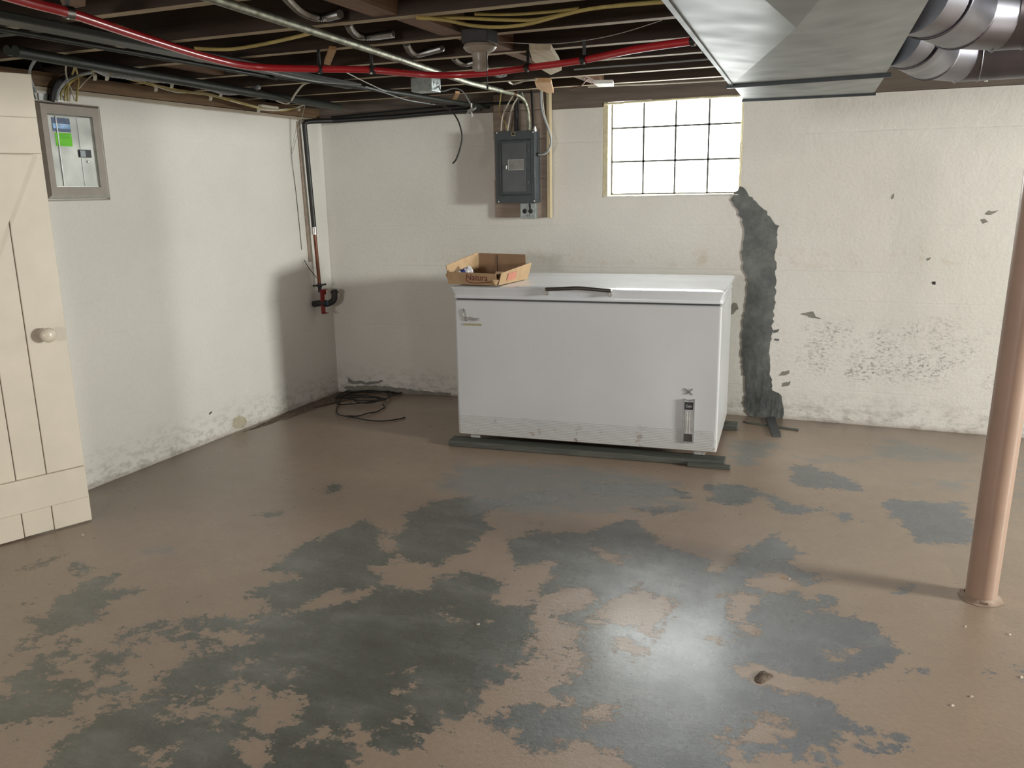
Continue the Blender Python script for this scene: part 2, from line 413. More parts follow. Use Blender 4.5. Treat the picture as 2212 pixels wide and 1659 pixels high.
def empty(name, loc, label=None, cat=None, group=None):
    o = bpy.data.objects.new(name, None); COL.objects.link(o); o.empty_display_size = 0.05
    o.location = loc; o.matrix_world = Matrix.Translation(Vector(loc))
    if label: tag(o, label, cat, group)
    return o
def tag(o, label, cat, group=None):
    o['label'] = label; o['category'] = cat
    if group: o['group'] = group
    return o
def struct(o): o['kind'] = 'structure'; return o
def cable(name, pts, r, mat, label, cat='cable', group=None, n=8, seg=8):
    o = MB().tube(smoothpath(pts, n), r, seg).build(name, mat, smooth=True)
    return tag(o, label, cat, group)
def text_mesh(name, body, size, depth, mat, origin, xdir, zdir, parent, shear=0.0, sx=1.0, align='LEFT'):
    cu = bpy.data.curves.new(name, 'FONT'); cu.body = body; cu.size = size; cu.extrude = depth; cu.shear = shear
    cu.align_x = align; cu.resolution_u = 3
    t = bpy.data.objects.new(name + '_tmp', cu); COL.objects.link(t)
    dg = bpy.context.evaluated_depsgraph_get(); me = bpy.data.meshes.new_from_object(t.evaluated_get(dg))
    bpy.data.objects.remove(t); me.name = name
    X = Vector(xdir).normalized(); Z = Vector(zdir).normalized(); Nn = X.cross(Z)
    for v in me.vertices:
        v.co = Vector(origin) + X * v.co.x * sx + Z * v.co.y + Nn * v.co.z
    me.materials.clear(); me.materials.append(MAT[mat])
    o = bpy.data.objects.new(name, me); COL.objects.link(o)
    if parent is not None: o.parent = parent; o.matrix_parent_inverse = parent.matrix_world.inverted()
    return o

# ================================================================== STRUCTURE
XL = -3.433; XR = 5.30; YF = -3.40; ZW = 1.885
def yw(x):
    xs = [-3.6, -3.433, -2.9, -2.62, -2.0, -1.0, -0.354, 4.0]; ys = [4.965, 5.0, 5.10, 5.155, 5.205, 5.24, 5.256, 5.26]
    # smooth the bow of the wall
    w = 0.0; t = 0.0
    for k in range(-4, 5):
        w += float(np.interp(x + k * 0.07, xs, ys)); t += 1
    return w / t
# ---- floor with hand-placed peeled areas
def A(pts): return [(x * 0.39721, 1000 + y * 0.39721) for x, y in pts]          # lower left
def B(pts): return [(740 + x * 0.39721, 1000 + y * 0.39721) for x, y in pts]     # lower middle
def C_(pts): return [(1480 + x * 0.4575, 900 + y * 0.4575) for x, y in pts]      # lower right
GRAY = [
 A([(410,680),(500,630),(560,620),(640,600),(600,680),(690,710),(560,770),(500,860),(380,900),(250,930),(150,970),(200,900),(120,860),(130,840),(250,850),(320,770)]),
 A([(140,580),(240,525),(340,510),(250,550)]),
 A([(420,540),(520,570),(480,620),(430,590)]),
 A([(150,1010),(350,940),(415,960),(400,1000),(440,1030),(330,1080),(230,1060),(300,1000)]),
 A([(530,1050),(630,1060),(610,1090),(560,1095)]),
 A([(635,1130),(685,1125),(670,1150)]),
 A([(220,1290),(420,1300),(400,1360),(340,1400),(250,1370)]),
 A([(-60,1280),(190,1270),(150,1330),(180,1380),(-60,1380)]),
 A([(100,1180),(210,1130),(240,1140),(180,1210),(120,1200)]),
 A([(280,1205),(450,1210),(400,1240),(300,1245)]),
 A([(580,1240),(660,1215),(620,1290)]),
 A([(830,880),(970,885),(900,910)]), A([(1010,850),(1110,820),(1100,860),(1020,890)]), A([(1120,860),(1330,880),(1380,920),(1250,910),(1130,890)]),
 A([(920,925),(1000,940),(1180,985),(1160,1030),(1090,1035),(1000,980)]),
 A([(660,905),(725,910),(690,925)]), A([(500,830),(590,815),(530,850)]), A([(730,700),(765,705),(740,715)]),
 A([(860,1230),(1000,1195),(1130,1235),(1090,1290),(980,1270),(870,1275)]),
 [(572,1230),(610,1205),(667,1171),(740,1150),(776,1119),(804,1127),(825,1175),(849,1198),(843,1216),(800,1222),(792,1234),(831,1242),(819,1262),(760,1275),(740,1278),(700,1285),(665,1300),(640,1315),(600,1320),(575,1312),(572,1295),(545,1290),(546,1273),(600,1262),(650,1250),(640,1235)],
 [(875,1107),(919,1095),(962,1075),(1018,1071),(1097,1087),(1070,1095),(1050,1103),(1050,1127),(1070,1139),(1026,1159),(1018,1179),(1026,1191),(994,1195),(962,1206),(954,1218),(931,1222),(887,1210),(859,1191),(843,1163),(871,1147)],
 [(555,1325),(620,1330),(700,1310),(790,1285),(845,1262),(905,1280),(950,1250),(1000,1240),(1040,1245),(1075,1270),(1100,1300),(1140,1310),(1145,1350),(1150,1390),(1130,1430),(1085,1440),(1110,1460),(1050,1490),(1030,1520),(960,1545),(930,1560),(900,1580),(880,1610),(800,1640),(760,1659),(700,1700),(80,1700),(110,1659),(160,1595),(210,1532),(280,1528),(340,1520),(352,1560),(380,1560),(440,1540),(500,1560),(560,1530),(610,1500),(560,1500),(520,1480),(440,1490),(355,1480),(350,1465),(400,1440),(480,1420),(500,1400),(560,1385),(555,1350)],
 [(1096,1171),(1150,1150),(1210,1152),(1280,1155),(1300,1135),(1371,1123),(1415,1171),(1480,1195),(1530,1211),(1526,1238),(1550,1234),(1613,1193),(1613,1179),(1668,1161),(1695,1179),(1745,1197),(1709,1216),(1786,1252),(1754,1266),(1727,1252),(1680,1232),(1620,1250),(1600,1270),(1640,1275),(1709,1280),(1745,1307),(1754,1321),(1800,1325),(1864,1344),(1919,1380),(1944,1401),(1919,1431),(1869,1449),(1818,1467),(1736,1463),(1700,1444),(1654,1440),(1617,1426),(1590,1450),(1600,1476),(1663,1490),(1727,1508),(1800,1531),(1855,1572),(1891,1586),(1828,1586),(1800,1609),(1709,1632),(1645,1632),(1560,1590),(1540,1620),(1560,1700),(1380,1700),(1340,1612),(1200,1600),(1170,1623),(1140,1612),(1110,1576),(1060,1576),(1055,1555),(1109,1528),(1200,1500),(1250,1460),(1270,1420),(1250,1350),(1200,1340),(1180,1300),(1150,1290),(1200,1245),(1200,1215),(1110,1225)],
 C_([(480,240),(600,230),(750,280),(840,350),(700,340),(560,330),(500,290)]),
 C_([(950,390),(1300,410),(1360,480),(1350,590),(1100,590),(1050,540),(960,460)]),
 C_([(80,320),(290,320),(350,370),(290,420),(160,410)]), C_([(400,370),(560,430),(640,440),(500,460),(390,410)]),
 C_([(650,845),(700,860),(700,885),(660,880)]), C_([(1030,1180),(1130,1190),(1150,1215),(1070,1215)]),
 C_([(810,1550),(915,1560),(880,1585)]), C_([(720,460),(780,465),(740,500)]), C_([(1000,840),(1080,800),(1060,850)]),
 C_([(1010,1530),(1040,1540),(1020,1550)]), C_([(640,1610),(690,1620),(660,1640)]), C_([(1590,1180),(1640,1190),(1620,1240)]),
 B([(1300,110),(1700,120),(1863,160),(1863,185),(1500,180),(1330,160)]),
 B([(940,170),(1200,150),(1250,190),(1050,230),(950,210)]), B([(1600,250),(1820,240),(1700,280)]),
 [(705,1050),(735,1045),(735,1058),(710,1066)],
 [(555,1112),(600,1106),(590,1118)],
]
TAN = [
 A([(1080,1300),(1200,1240),(1290,1230),(1320,1260),(1400,1200),(1430,1180),(1510,1180),(1500,1240),(1580,1230),(1520,1280),(1640,1280),(1630,1380),(1540,1430),(1490,1480),(1330,1450),(1370,1330),(1300,1330),(1230,1320),(1100,1310)]),
 A([(1170,1400),(1250,1370),(1280,1440),(1200,1460)]),
 A([(1310,1100),(1380,1060),(1500,1040),(1480,1070),(1320,1120)]), A([(1480,1130),(1630,1120),(1640,1165),(1500,1150)]),
 A([(720,1540),(980,1540),(900,1640),(800,1659)]), A([(1290,1520),(1490,1520),(1480,1600),(1380,1659),(1310,1640)]),
 A([(1650,1510),(1740,1440),(1863,1480),(1863,1530)]),
 A([(0,1610),(120,1580),(250,1500),(330,1500),(300,1570),(160,1640),(40,1640)]),
 B([(690,490),(720,440),(880,420),(890,500),(900,600),(850,690),(790,740),(900,770),(1010,800),(1020,740),(1000,740),(1010,700),(1090,660),(1160,620),(1150,540),(1040,550),(980,610),(900,640),(850,680),(700,600),(560,590),(540,540)]),
 B([(1010,800),(1030,740),(1140,700),(1300,680),(1390,720),(1380,760),(1240,800),(1150,860),(1210,880),(1290,890),(1290,1000),(1320,1050),(1180,1060),(1200,1150),(1130,1160),(1040,1180),(1100,1200),(1160,1250),(1270,1280),(1250,1330),(1120,1340),(1020,1290),(900,1230),(850,1290),(700,1340),(600,1400),(500,1400),(620,1290),(760,1210),(930,1180),(850,1140),(860,1100),(980,1090),(1030,1060),(1000,1020),(1040,990),(1030,880)]),
 B([(1320,860),(1400,780),(1500,740),(1620,660),(1720,720),(1820,740),(1760,780),(1740,900),(1700,960),(1640,950),(1590,900),(1420,900)]),
 B([(1430,930),(1560,930),(1650,1000),(1600,1060),(1460,1030)]),
 B([(1370,470),(1540,520),(1530,560),(1450,555)]),
 B([(490,820),(550,800),(635,835),(620,865),(530,845)]), B([(740,870),(830,855),(850,880),(760,890)]),
 B([(0,1440),(200,1420),(380,1340),(400,1370),(350,1450),(220,1450),(150,1560),(80,1560),(0,1530)]),
 B([(130,1600),(500,1560),(560,1659),(100,1659)]), B([(320,1240),(460,1150),(440,1180),(340,1250)]), B([(290,1140),(410,1110),(400,1150),(340,1160)]),
 B([(1280,1360),(1480,1270),(1620,1290),(1480,1360),(1430,1420),(1340,1420)]),
 C_([(120,850),(230,810),(340,830),(350,890),(300,920),(280,960),(350,980),(330,1010),(240,1085),(130,1060),(80,1030),(200,1060),(250,1000),(220,930),(200,870)]),
 C_([(180,1500),(300,1440),(440,1430),(510,1500),(430,1560),(300,1570)]),
 C_([(660,1120),(740,1110),(800,1080),(860,1090),(820,1140),(690,1150)]), C_([(270,1170),(330,1160),(400,1200),(320,1240),(270,1220)]),
]
SCATTER = [
 [(-60, 1400), (150, 1390), (330, 1330), (560, 1330), (650, 1420), (560, 1560), (400, 1659), (-60, 1700)],
 B([(400, 1350), (700, 1250), (1000, 1300), (1300, 1350), (1400, 1500), (1863, 1560), (1863, 1659), (400, 1659)]),
 B([(1000, 850), (1300, 850), (1350, 1100), (1900, 1150), (1900, 1450), (1200, 1400), (1000, 1100)]),
 C_([(100, 1400), (500, 1400), (700, 1600), (100, 1659)]),
 C_([(450, 1250), (900, 1450), (700, 1600), (400, 1500)]),
]
SMEAR = [
 [(980,1000),(1250,1000),(1480,1040),(1500,1100),(1350,1110),(1150,1120),(1000,1100),(930,1040)],
 C_([(170,100),(440,110),(480,160),(400,210),(340,250),(220,230),(180,180)]),
 C_([(830,150),(1000,100),(1390,180),(1380,220),(1200,220),(900,210)]),
 C_([(1040,320),(1150,290),(1370,300),(1370,360),(1200,350)]), C_([(1560,200),(1640,190),(1640,400),(1550,400)]),
 C_([(500,190),(900,180),(900,230),(600,230)]),
 A([(760,480),(900,430),(1000,470),(800,520)]), A([(420,540),(520,570),(480,640),(430,600)]),
 B([(1350,560),(1863,520),(1863,700),(1700,700),(1500,640)]),
]
def sd(poly, P):
    # signed distance on the floor (positive inside)
    q = np.array([[p.x, p.y] for p in (on(2, 0.0, *c) for c in poly)])
    n = len(q); best = np.full(len(P), 1e9); ins = np.zeros(len(P), bool)
    for i in range(n):
        a, b = q[i], q[(i + 1) % n]; ab = b - a; L = ab @ ab + 1e-12
        t = np.clip(((P - a) @ ab) / L, 0, 1)
        best = np.minimum(best, np.hypot(*(P - a - t[:, None] * ab).T))
        c = ((a[1] > P[:, 1]) != (b[1] > P[:, 1]))
        with np.errstate(divide='ignore', invalid='ignore'):
            xi = (b[0] - a[0]) * (P[:, 1] - a[1]) / (b[1] - a[1] + 1e-12) + a[0]
        ins ^= c & (P[:, 0] < xi)
    return np.where(ins, best, -best)
def make_floor():
    xs = np.concatenate([[-3.6], np.arange(-3.2, 1.61, 0.02), [2.2, 3.2, 5.6]])
    ys = np.concatenate([[-3.6, -2, -0.5, 0.6], np.arange(1.2, 5.0, 0.02), [5.1, 5.25, 5.5]])
    nx, ny = len(xs), len(ys)
    X, Y = np.meshgrid(xs, ys); P = np.stack([X.ravel(), Y.ravel()], 1)
    sg = np.full(len(P), -1.0)
    for g in GRAY: sg = np.maximum(sg, sd(g, P))
    st = np.full(len(P), -1.0)
    for g in TAN: st = np.maximum(st, sd(g, P))
    d = np.minimum(sg, -st)
    peel = np.clip(0.53 + d / 0.075 * 0.5, 0.20, 0.86)
    sc_ = np.full(len(P), -1.0)
    for g in SCATTER: sc_ = np.maximum(sc_, sd(g, P))
    peel = peel + np.clip(0.5 + sc_ / 0.25, 0, 1) * 0.13 * (peel < 0.5)
    # scattered small flecks thin out away from the worn areas
    peel = peel - np.clip((-sg - 0.10) * 0.5, 0, 0.25)
    ss = np.full(len(P), -1.0)
    for g in SMEAR: ss = np.maximum(ss, sd(g, P))
    smear = np.clip(0.45 + ss / 0.15 * 0.4, 0.0, 0.80)
    i = np.arange(nx * ny).reshape(ny, nx)
    f = np.stack([i[:-1, :-1], i[:-1, 1:], i[1:, 1:], i[1:, :-1]], -1).reshape(-1, 4)
    me = bpy.data.meshes.new('floor')
    V = np.column_stack([P, np.zeros(len(P))])
    me.from_pydata(V.tolist(), [], f.tolist())
    for nm, arr in (('peel', peel), ('smear', smear)):
        a = me.attributes.new(nm, 'FLOAT', 'POINT'); a.data.foreach_set('value', arr.astype(np.float32))
    me.materials.append(MAT['floor'])
    o = bpy.data.objects.new('floor', me); COL.objects.link(o); return struct(o)
FLOOR = make_floor()

# ---- walls
WX0, WX1, WZ0, WZ1 = -1.530, -0.690, 1.345, 1.93
def back_wall():
    m = MB()
    xs = list(np.arange(-3.46, WX0, 0.07)) + [WX0] + list(np.arange(WX0 + 0.07, WX1, 0.07)) + [WX1] + list(np.arange(WX1 + 0.07, 5.62, 0.12))
    zs = [0, 0.7, WZ0, ZW - 0.0]
    T = 0.28
    n = len(xs)
    def hole(i): return WX0 - 1e-6 <= xs[i] and xs[i + 1] <= WX1 + 1e-6
    for i in range(n - 1):
        a, b = xs[i], xs[i + 1]; ya, yb = yw(a), yw(b)
        top = WZ0 if hole(i) else ZW
        z0 = -0.02
        m.add([(a, ya, z0), (b, yb, z0), (b, yb, top), (a, ya, top)], [(0, 1, 2, 3)])
        m.add([(a, ya, top), (b, yb, top), (b, 5.55, top), (a, 5.55, top)], [(0, 1, 2, 3)])
        m.add([(b, 5.55, z0), (a, 5.55, z0), (a, 5.55, top), (b, 5.55, top)], [(0, 1, 2, 3)])
    for x in (WX0, WX1):
        m.add([(x, yw(x), WZ0), (x, 5.55, WZ0), (x, 5.55, ZW), (x, yw(x), ZW)], [(0, 1, 2, 3)])
    me = bpy.data.meshes.new('wall_back'); me.from_pydata(m.v, [], m.f)
    bm = bmesh.new(); bm.from_mesh(me); bmesh.ops.remove_doubles(bm, verts=bm.verts, dist=1e-5); bmesh.ops.recalc_face_normals(bm, faces=bm.faces); bm.to_mesh(me); bm.free()
    for p in me.polygons: p.use_smooth = True
    me.set_sharp_from_angle(angle=math.radians(30))
    me.materials.append(MAT['wall'])
    o = bpy.data.objects.new('wall_back', me); COL.objects.link(o); return struct(o)
WALLB = back_wall()
WALLL = struct(MB().box((XL - 0.25, YF - 0.2, -0.02), (XL, 5.56, ZW)).build('wall_left', 'wall'))
WALLR = struct(MB().box((XR, YF - 0.2, -0.02), (XR + 0.25, 5.55, 2.15)).build('wall_right', 'wall'))
WALLF = struct(MB().box((XL, YF - 0.25, -0.02), (XR, YF, 2.15)).build('wall_front', 'wall'))

# ---- ceiling: subfloor, joists, sill plates
CEIL = struct(MB().box((XL - 0.25, YF - 0.25, 2.145), (XR + 0.25, 5.55, 2.18)).build('ceiling', 'subfloor'))
JY = [4.65, 4.26, 3.795, 3.41, 2.99, 2.575, 2.13, 1.72, 1.31, 0.90, 0.49, 0.08, -0.33, -0.74, -1.15, -1.56, -1.97, -2.38, -2.79, -3.2]
for y in JY:
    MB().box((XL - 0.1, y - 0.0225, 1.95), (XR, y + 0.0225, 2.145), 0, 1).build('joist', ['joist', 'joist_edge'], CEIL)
for i, x in enumerate(np.arange(-3.6, 3.6, 0.14)):      # subfloor boards laid across the joists
    pass
y0 = -3.3
k = 0
while y0 < 5.2:
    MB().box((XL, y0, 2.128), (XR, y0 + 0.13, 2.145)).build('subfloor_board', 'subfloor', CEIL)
    y0 += 0.136; k += 1
MB().box((XL - 0.22, YF, ZW + 0.004), (XL - 0.005, 5.0, 1.95)).build('sill_plate', 'sill', CEIL)
MB().box((XL - 0.22, YF, 1.95), (XL - 0.16, 5.0, 2.145)).build('band_closing_board', 'joist', CEIL)
rb = MB()
xs = sorted(list(np.linspace(-3.68, XR, 40)) + [WX0, WX1])
for a, b in zip(xs[:-1], xs[1:]):
    zb_ = ZW + 0.028 if (a > WX0 - 1e-6 and b < WX1 + 1e-6) else ZW + 0.002
    ya, yb_ = yw(a) - 0.004, yw(b) - 0.004
    rb.add([(a, ya, zb_), (b, yb_, zb_), (b, yb_, 2.145), (a, ya, 2.145)], [(0, 1, 2, 3)])
    rb.add([(a, ya, zb_), (b, yb_, zb_), (b, 5.50, zb_), (a, 5.50, zb_)], [(0, 1, 2, 3)])
MB().box((XL - 0.25, 5.50, ZW), (XR, 5.56, 2.18)).build('band_closing_board', 'joist', CEIL)  # closing panel added outside the back rim to keep sky light out
MB().box((XL - 0.25, YF - 0.2, ZW), (XL - 0.225, 5.56, 2.18)).build('band_closing_board', 'joist', CEIL)  # same added closing panel, blocking sky light along the left wall top
rb.build('rim_board', 'rim', CEIL)

# ---- glass block window
WIN = struct(MB().box((WX0 + .0, 5.385, WZ0), (WX1, 5.40, WZ1 + 0.05)).build('window_1', 'mortar'))
bx = [-1.492, -1.291, -1.094, -0.895, -0.705]; bz = [1.362, 1.560, 1.762, 1.955]
for i in range(4):
    for j in range(3):
        g = 0.0056
        MB().box((bx[i] + g, 5.300, bz[j] + g), (bx[i + 1] - g, 5.380, bz[j + 1] - g)).build('glass_block', 'glass', WIN, bevel=0.006)
mm = MB()
for i in range(5): mm.box((bx[i] - 0.0055, 5.2990, WZ0), (bx[i] + 0.0055, 5.380, WZ1))
for j in range(4): mm.box((bx[0], 5.2990, bz[j] - 0.0055), (bx[4], 5.380, bz[j] + 0.0055))
mm.build('mortar_joint', 'mortar', WIN)
def bead(pts, r):
    P = smoothpath(pts, 10)
    P = [p + Vector((random.uniform(-1, 1), 0, random.uniform(-1, 1))) * r * 0.25 for p in P]
    return MB().tube(P, r, 8)
fm = MB()
fm.box((WX0 + 0.001, yw(WX0) + 0.004, WZ0 + .001), (WX0 + 0.034, 5.385, WZ1))
fm.box((WX1 - 0.014, yw(WX1) + 0.006, WZ0 + .001), (WX1 - 0.001, 5.385, WZ1))
fm.box((WX0 + 0.035, yw(-1.1) + 0.01, WZ0 + .001), (WX1 - 0.015, 5.385, WZ0 + 0.014))
fm.build('foam_seal', 'foam', WIN, bevel=0.003)
bead([(WX1 - .006, 5.25, WZ0 + .02), (WX1 - .002, 5.252, 1.6), (WX1 - .006, 5.25, 1.90)], 0.006).build('sealant_bead', 'foam', WIN, smooth=True)
bead([(WX0 + .01, 5.222, 1.902), (-1.2, 5.226, 1.906), (WX1 - .01, 5.235, 1.908)], 0.007).build('sealant_bead', 'foam', WIN, smooth=True)
bead([(WX0 + .01, 5.226, WZ0 + .002), (-1.2, 5.238, WZ0 + .004), (WX1 - .01, 5.246, WZ0 + .006)], 0.006).build('sealant_bead', 'whiteblock', WIN, smooth=True)

# ---- dark cement patch, spalls and scars of the back wall
def jag(poly, amp, step):
    out = []
    for i in range(len(poly)):
        a = Vector(poly[i]); b = Vector(poly[(i + 1) % len(poly)]); n = max(1, int((b - a).length / step))
        for k in range(n):
            p = a.lerp(b, k / n); out.append((p.x + random.uniform(-amp, amp), p.y + random.uniform(-amp, amp)))
    return out
def wall_patch(name, pix, mat, thick=0.004, amp=2.5, step=6, parent=None, left=False):
    poly = jag(pix, amp, step)
    if left:
        P = [on(0, XL, *p) for p in poly]; off = Vector((thick, 0, 0))
        P = [Vector((XL - 0.002, p.y, p.z)) for p in P]
    else:
        P = []
        for q in poly:
            p = on(1, 5.2, *q)
            for _ in range(3): p = on(1, yw(p.x), *q)
            P.append(Vector((p.x, p.y + 0.002, max(p.z, 0.0))))
        off = Vector((0, -thick - 0.002, 0))
    bm = bmesh.new(); vs = [bm.verts.new(p) for p in P]; f = bm.faces.new(vs)
    r = bmesh.ops.extrude_face_region(bm, geom=[f]); 
    for v in r['geom']:
        if isinstance(v, bmesh.types.BMVert): v.co += off
    bmesh.ops.recalc_face_normals(bm, faces=bm.faces); bmesh.ops.triangulate(bm, faces=[x for x in bm.faces if len(x.verts) > 4])
    me = bpy.data.meshes.new(name); bm.to_mesh(me); bm.free(); me.materials.append(MAT[mat])
    o = bpy.data.objects.new(name, me); COL.objects.link(o); o.parent = parent or (WALLL if left else WALLB)
    return o
wall_patch('cement_patch', [(1600,404),(1612,410),(1625,428),(1642,445),(1660,462),(1668,478),(1682,487),(1678,520),(1675,560),(1676,600),(1675,640),(1671,680),(1667,720),(1663,760),(1664,800),(1670,845),(1685,850),(1693,880),(1690,903),(1660,908),(1630,906),(1612,890),(1608,870),(1612,835),(1606,800),(1603,760),(1605,700),(1612,650),(1618,610),(1606,580),(1604,545),(1611,510),(1602,475),(1592,450),(1578,430)], 'cement', 0.006, 2.6, 6)
wall_patch('spall', [(1577,660),(1585,655),(1592,655),(1595,668),(1580,680),(1575,675)], 'chipedge', 0.002, 1.2, 4)
wall_patch('spall', [(1745,675),(1757,673),(1762,684),(1775,689),(1752,686),(1730,678)], 'chipedge', 0.002, 0.8, 4)
wall_patch('spall', [(1670,714),(1684,710),(1680,717),(1672,720)], 'cement', 0.002, 0.8, 4)
wall_patch('spall', [(1674,731),(1684,733),(1683,736),(1672,735)], 'cement', 0.002, 0.6, 4)
wall_patch('spall', [(1690,803),(1705,799),(1704,808),(1690,812),(1682,812)], 'chipedge', 0.002, 1.0, 4)
wall_patch('spall', [(1690,828),(1708,824),(1703,834),(1690,836)], 'chipedge', 0.002, 1.0, 4)
wall_patch('spall', [(2128,462),(2137,455),(2143,457),(2156,455),(2150,460),(2136,465)], 'chipedge', 0.002, 0.8, 4)
wall_patch('spall', [(2118,475),(2128,472),(2134,480),(2124,483)], 'chipedge', 0.002, 0.8, 4)
wall_patch('spall', [(1926,424),(1932,418),(1931,427),(1927,431)], 'chipedge', 0.002, 0.4, 4)
wall_patch('spall', [(2013,609),(2021,608),(2021,615),(2015,615)], 'darkiron', 0.002, 0.4, 4)
wall_patch('spall', [(2003,558),(2011,556),(2008,562),(2002,563)], 'chipedge', 0.002, 0.5, 4)
wall_patch('spall', [(750,815),(757,819),(765,824),(780,822),(790,827),(800,824),(812,824),(826,820),(829,824),(815,828),(795,832),(778,829),(763,830),(753,825)], 'chipedge', 0.002, 1.0, 4)
wall_patch('spall', [(742,836),(790,832),(830,834),(880,840),(930,846),(975,850),(975,854),(890,852),(760,846)], 'chipedge', 0.002, 1.5, 6)
wall_patch('spall', [(505,905),(515,898),(530,901),(535,912),(525,924),(510,927),(501,922)], 'tanpatch', 0.002, 1.0, 4, left=True)
wall_patch('spall', [(451,893),(458,888),(457,892),(452,896)], 'darkiron', 0.002, 0.3, 4, left=True)
for q in [(352, 985, 22, 5), (372, 976, 14, 4), (455, 935, 16, 5), (240, 1010, 10, 4), (560, 880, 14, 4), (600, 870, 12, 4)]:
    wall_patch('spall', [(q[0] - q[2] / 2, q[1] + 2), (q[0], q[1] - q[3]), (q[0] + q[2] / 2, q[1] - q[2] * .3), (q[0] + q[2] / 3, q[1] + 1), (q[0], q[1] + 2)], 'chipedge', 0.0015, 1.5, 3, left=True)
# floor mound of grit in the corner
for pix in ([(735,846),(700,860),(640,882),(560,918),(520,935),(600,912),(690,880),(760,862),(800,852)],):
    P = [on(2, 0.0, *p) for p in jag(pix, 1.5, 8)]
    m = MB(); cen = sum(P, Vector()) / len(P)
    for i in range(len(P)):
        a, b = P[i], P[(i + 1) % len(P)]
        m.add([a, b, a.lerp(cen, 0.5) + Vector((0, 0, 0.006)), b.lerp(cen, 0.5) + Vector((0, 0, 0.006))], [(0, 1, 3, 2)])
        m.add([a.lerp(cen, 0.5) + Vector((0, 0, 0.006)), b.lerp(cen, 0.5) + Vector((0, 0, 0.006)), cen + Vector((0, 0, 0.01))], [(0, 1, 2)])
    g = m.build('grit', 'bark', None, smooth=True); tag(g, 'dark strip of loose grit on the floor in the far left corner', 'grit'); g['kind'] = 'stuff'

# ---- batten door, standing open along the left wall
D0 = Vector((-3.079, 2.533, 0)); DD = Vector((-0.37, -0.929, 0)).normalized(); DN = Vector((0.929, -0.37, 0)).normalized()
def dpt(s, z, o=0.0): return D0 + DD * s + Vector((0, 0, z)) + DN * o
DOOR = empty('door_1', (D0.x, D0.y, 0)); struct(DOOR)
edges = [0.0, 0.155, 0.272, 0.395, 0.52, 0.645, 0.76]
for i in range(6):
    a, b = edges[i] + (0.0015 if i else 0), edges[i + 1] - 0.0015
    m = MB().obox(dpt(a, 0.006 + 0.002 * (i % 2), -0.024), DD * (b - a), DN * 0.024, (0, 0, 1.872))
    m.build('plank', 'door', DOOR, bevel=0.003)
for z0, z1 in ((0.12, 0.262), (1.573, 1.713)):
    MB().obox(dpt(0.006, z0, 0), DD * 0.752, DN * 0.02, (0, 0, z1 - z0)).build('ledge', 'door', DOOR, bevel=0.004)
# brace: from under the upper ledge at the latch side down to the lower ledge at the hinge side
def brace():
    p = [(0.036, 1.571), (0.66, 0.264), (0.755, 0.264), (0.755, 0.42), (0.20, 1.571)]
    return MB().prism([dpt(s, z, 0) for s, z in p], DN * 0.019)
brace().build('brace', 'door', DOOR, bevel=0.003)
kb = dpt(0.085, 0.852, 0.0)
k_ = MB().lathe([(0.0, 0.026), (0.004, 0.027), (0.007, 0.014), (0.02, 0.012), (0.028, 0.022), (0.036, 0.029), (0.048, 0.031), (0.058, 0.026), (0.064, 0.014), (0.066, 0.0)], kb, DN, 28)
k_.build('door_knob', 'knob', DOOR, smooth=True)
for z in (0.35, 1.5):
    MB().obox(dpt(0.70, z, 0.0), DD * 0.07, DN * 0.003, (0, 0, 0.06)).build('hinge', 'darkiron', DOOR)

# ================================================================== COLUMN
colb = Vector((0.462, 3.075, 0)); colt = Vector((0.505, 3.075, 1.95))
COLM = empty('support_column', colb, 'tan painted round steel column standing on the floor at the right', 'column')
MB().tube([colb + (colt - colb) * t for t in (0, 0.25, 0.5, 0.75, 1.0)], 0.049, 40).build('shaft', 'column', COLM, smooth=True)
m = MB(); prof = []
seg = 30
ring = []
for rr, zz in ((0.072, 0.001), (0.060, 0.004), (0.054, 0.010), (0.048, 0.016)):
    ring.append([colb + Vector((math.cos(t) * (rr + random.uniform(-.006, .006)), math.sin(t) * (rr + random.uniform(-.006, .006)), zz)) for t in [2 * math.pi * j / seg for j in range(seg)]])
m.add([v for g in ring for v in g], [(i * seg + j, i * seg + (j + 1) % seg, (i + 1) * seg + (j + 1) % seg, (i + 1) * seg + j) for i in range(3) for j in range(seg)])
m.build('mortar_collar', 'dust', COLM, smooth=True)
MB().box((colt.x - .075, colt.y - .075, 1.938), (colt.x + .075, colt.y + .075, 1.949)).build('cap_plate', 'darkiron', COLM)

# ================================================================== CHEST FREEZER
FA = Vector((-2.038, 4.112, 0)); fa = math.radians(4.55)
FXD = Vector((math.cos(fa), math.sin(fa), 0)); FYD = Vector((-math.sin(fa), math.cos(fa), 0)); FZ = Vector((0, 0, 1))
FW, FD = 1.423, 0.78
def fp(x, y, z): return FA + FXD * x + FYD * y + FZ * z
def fpx(px, py, y=0.0):
    p = onp(fp(0, y, 0), FYD, px, py) - FA
    return p.dot(FXD), p.z
def fbox(m, x0, x1, y0, y1, z0, z1, mi=0): return m.obox(fp(x0, y0, z0), FXD * (x1 - x0), FYD * (y1 - y0), FZ * (z1 - z0), mi)
FR = empty('chest_freezer', fp(FW / 2, FD / 2, 0.035), 'long white chest freezer with chrome script badge below the window', 'freezer')
fbox(MB(), 0, FW, 0.0, FD, 0.062, 0.822).build('body', 'enamel', FR, bevel=0.012, bseg=3)
fbox(MB(), 0.012, FW - 0.012, 0.012, FD - 0.012, 0.820, 0.832).build('gasket', 'gasket', FR)
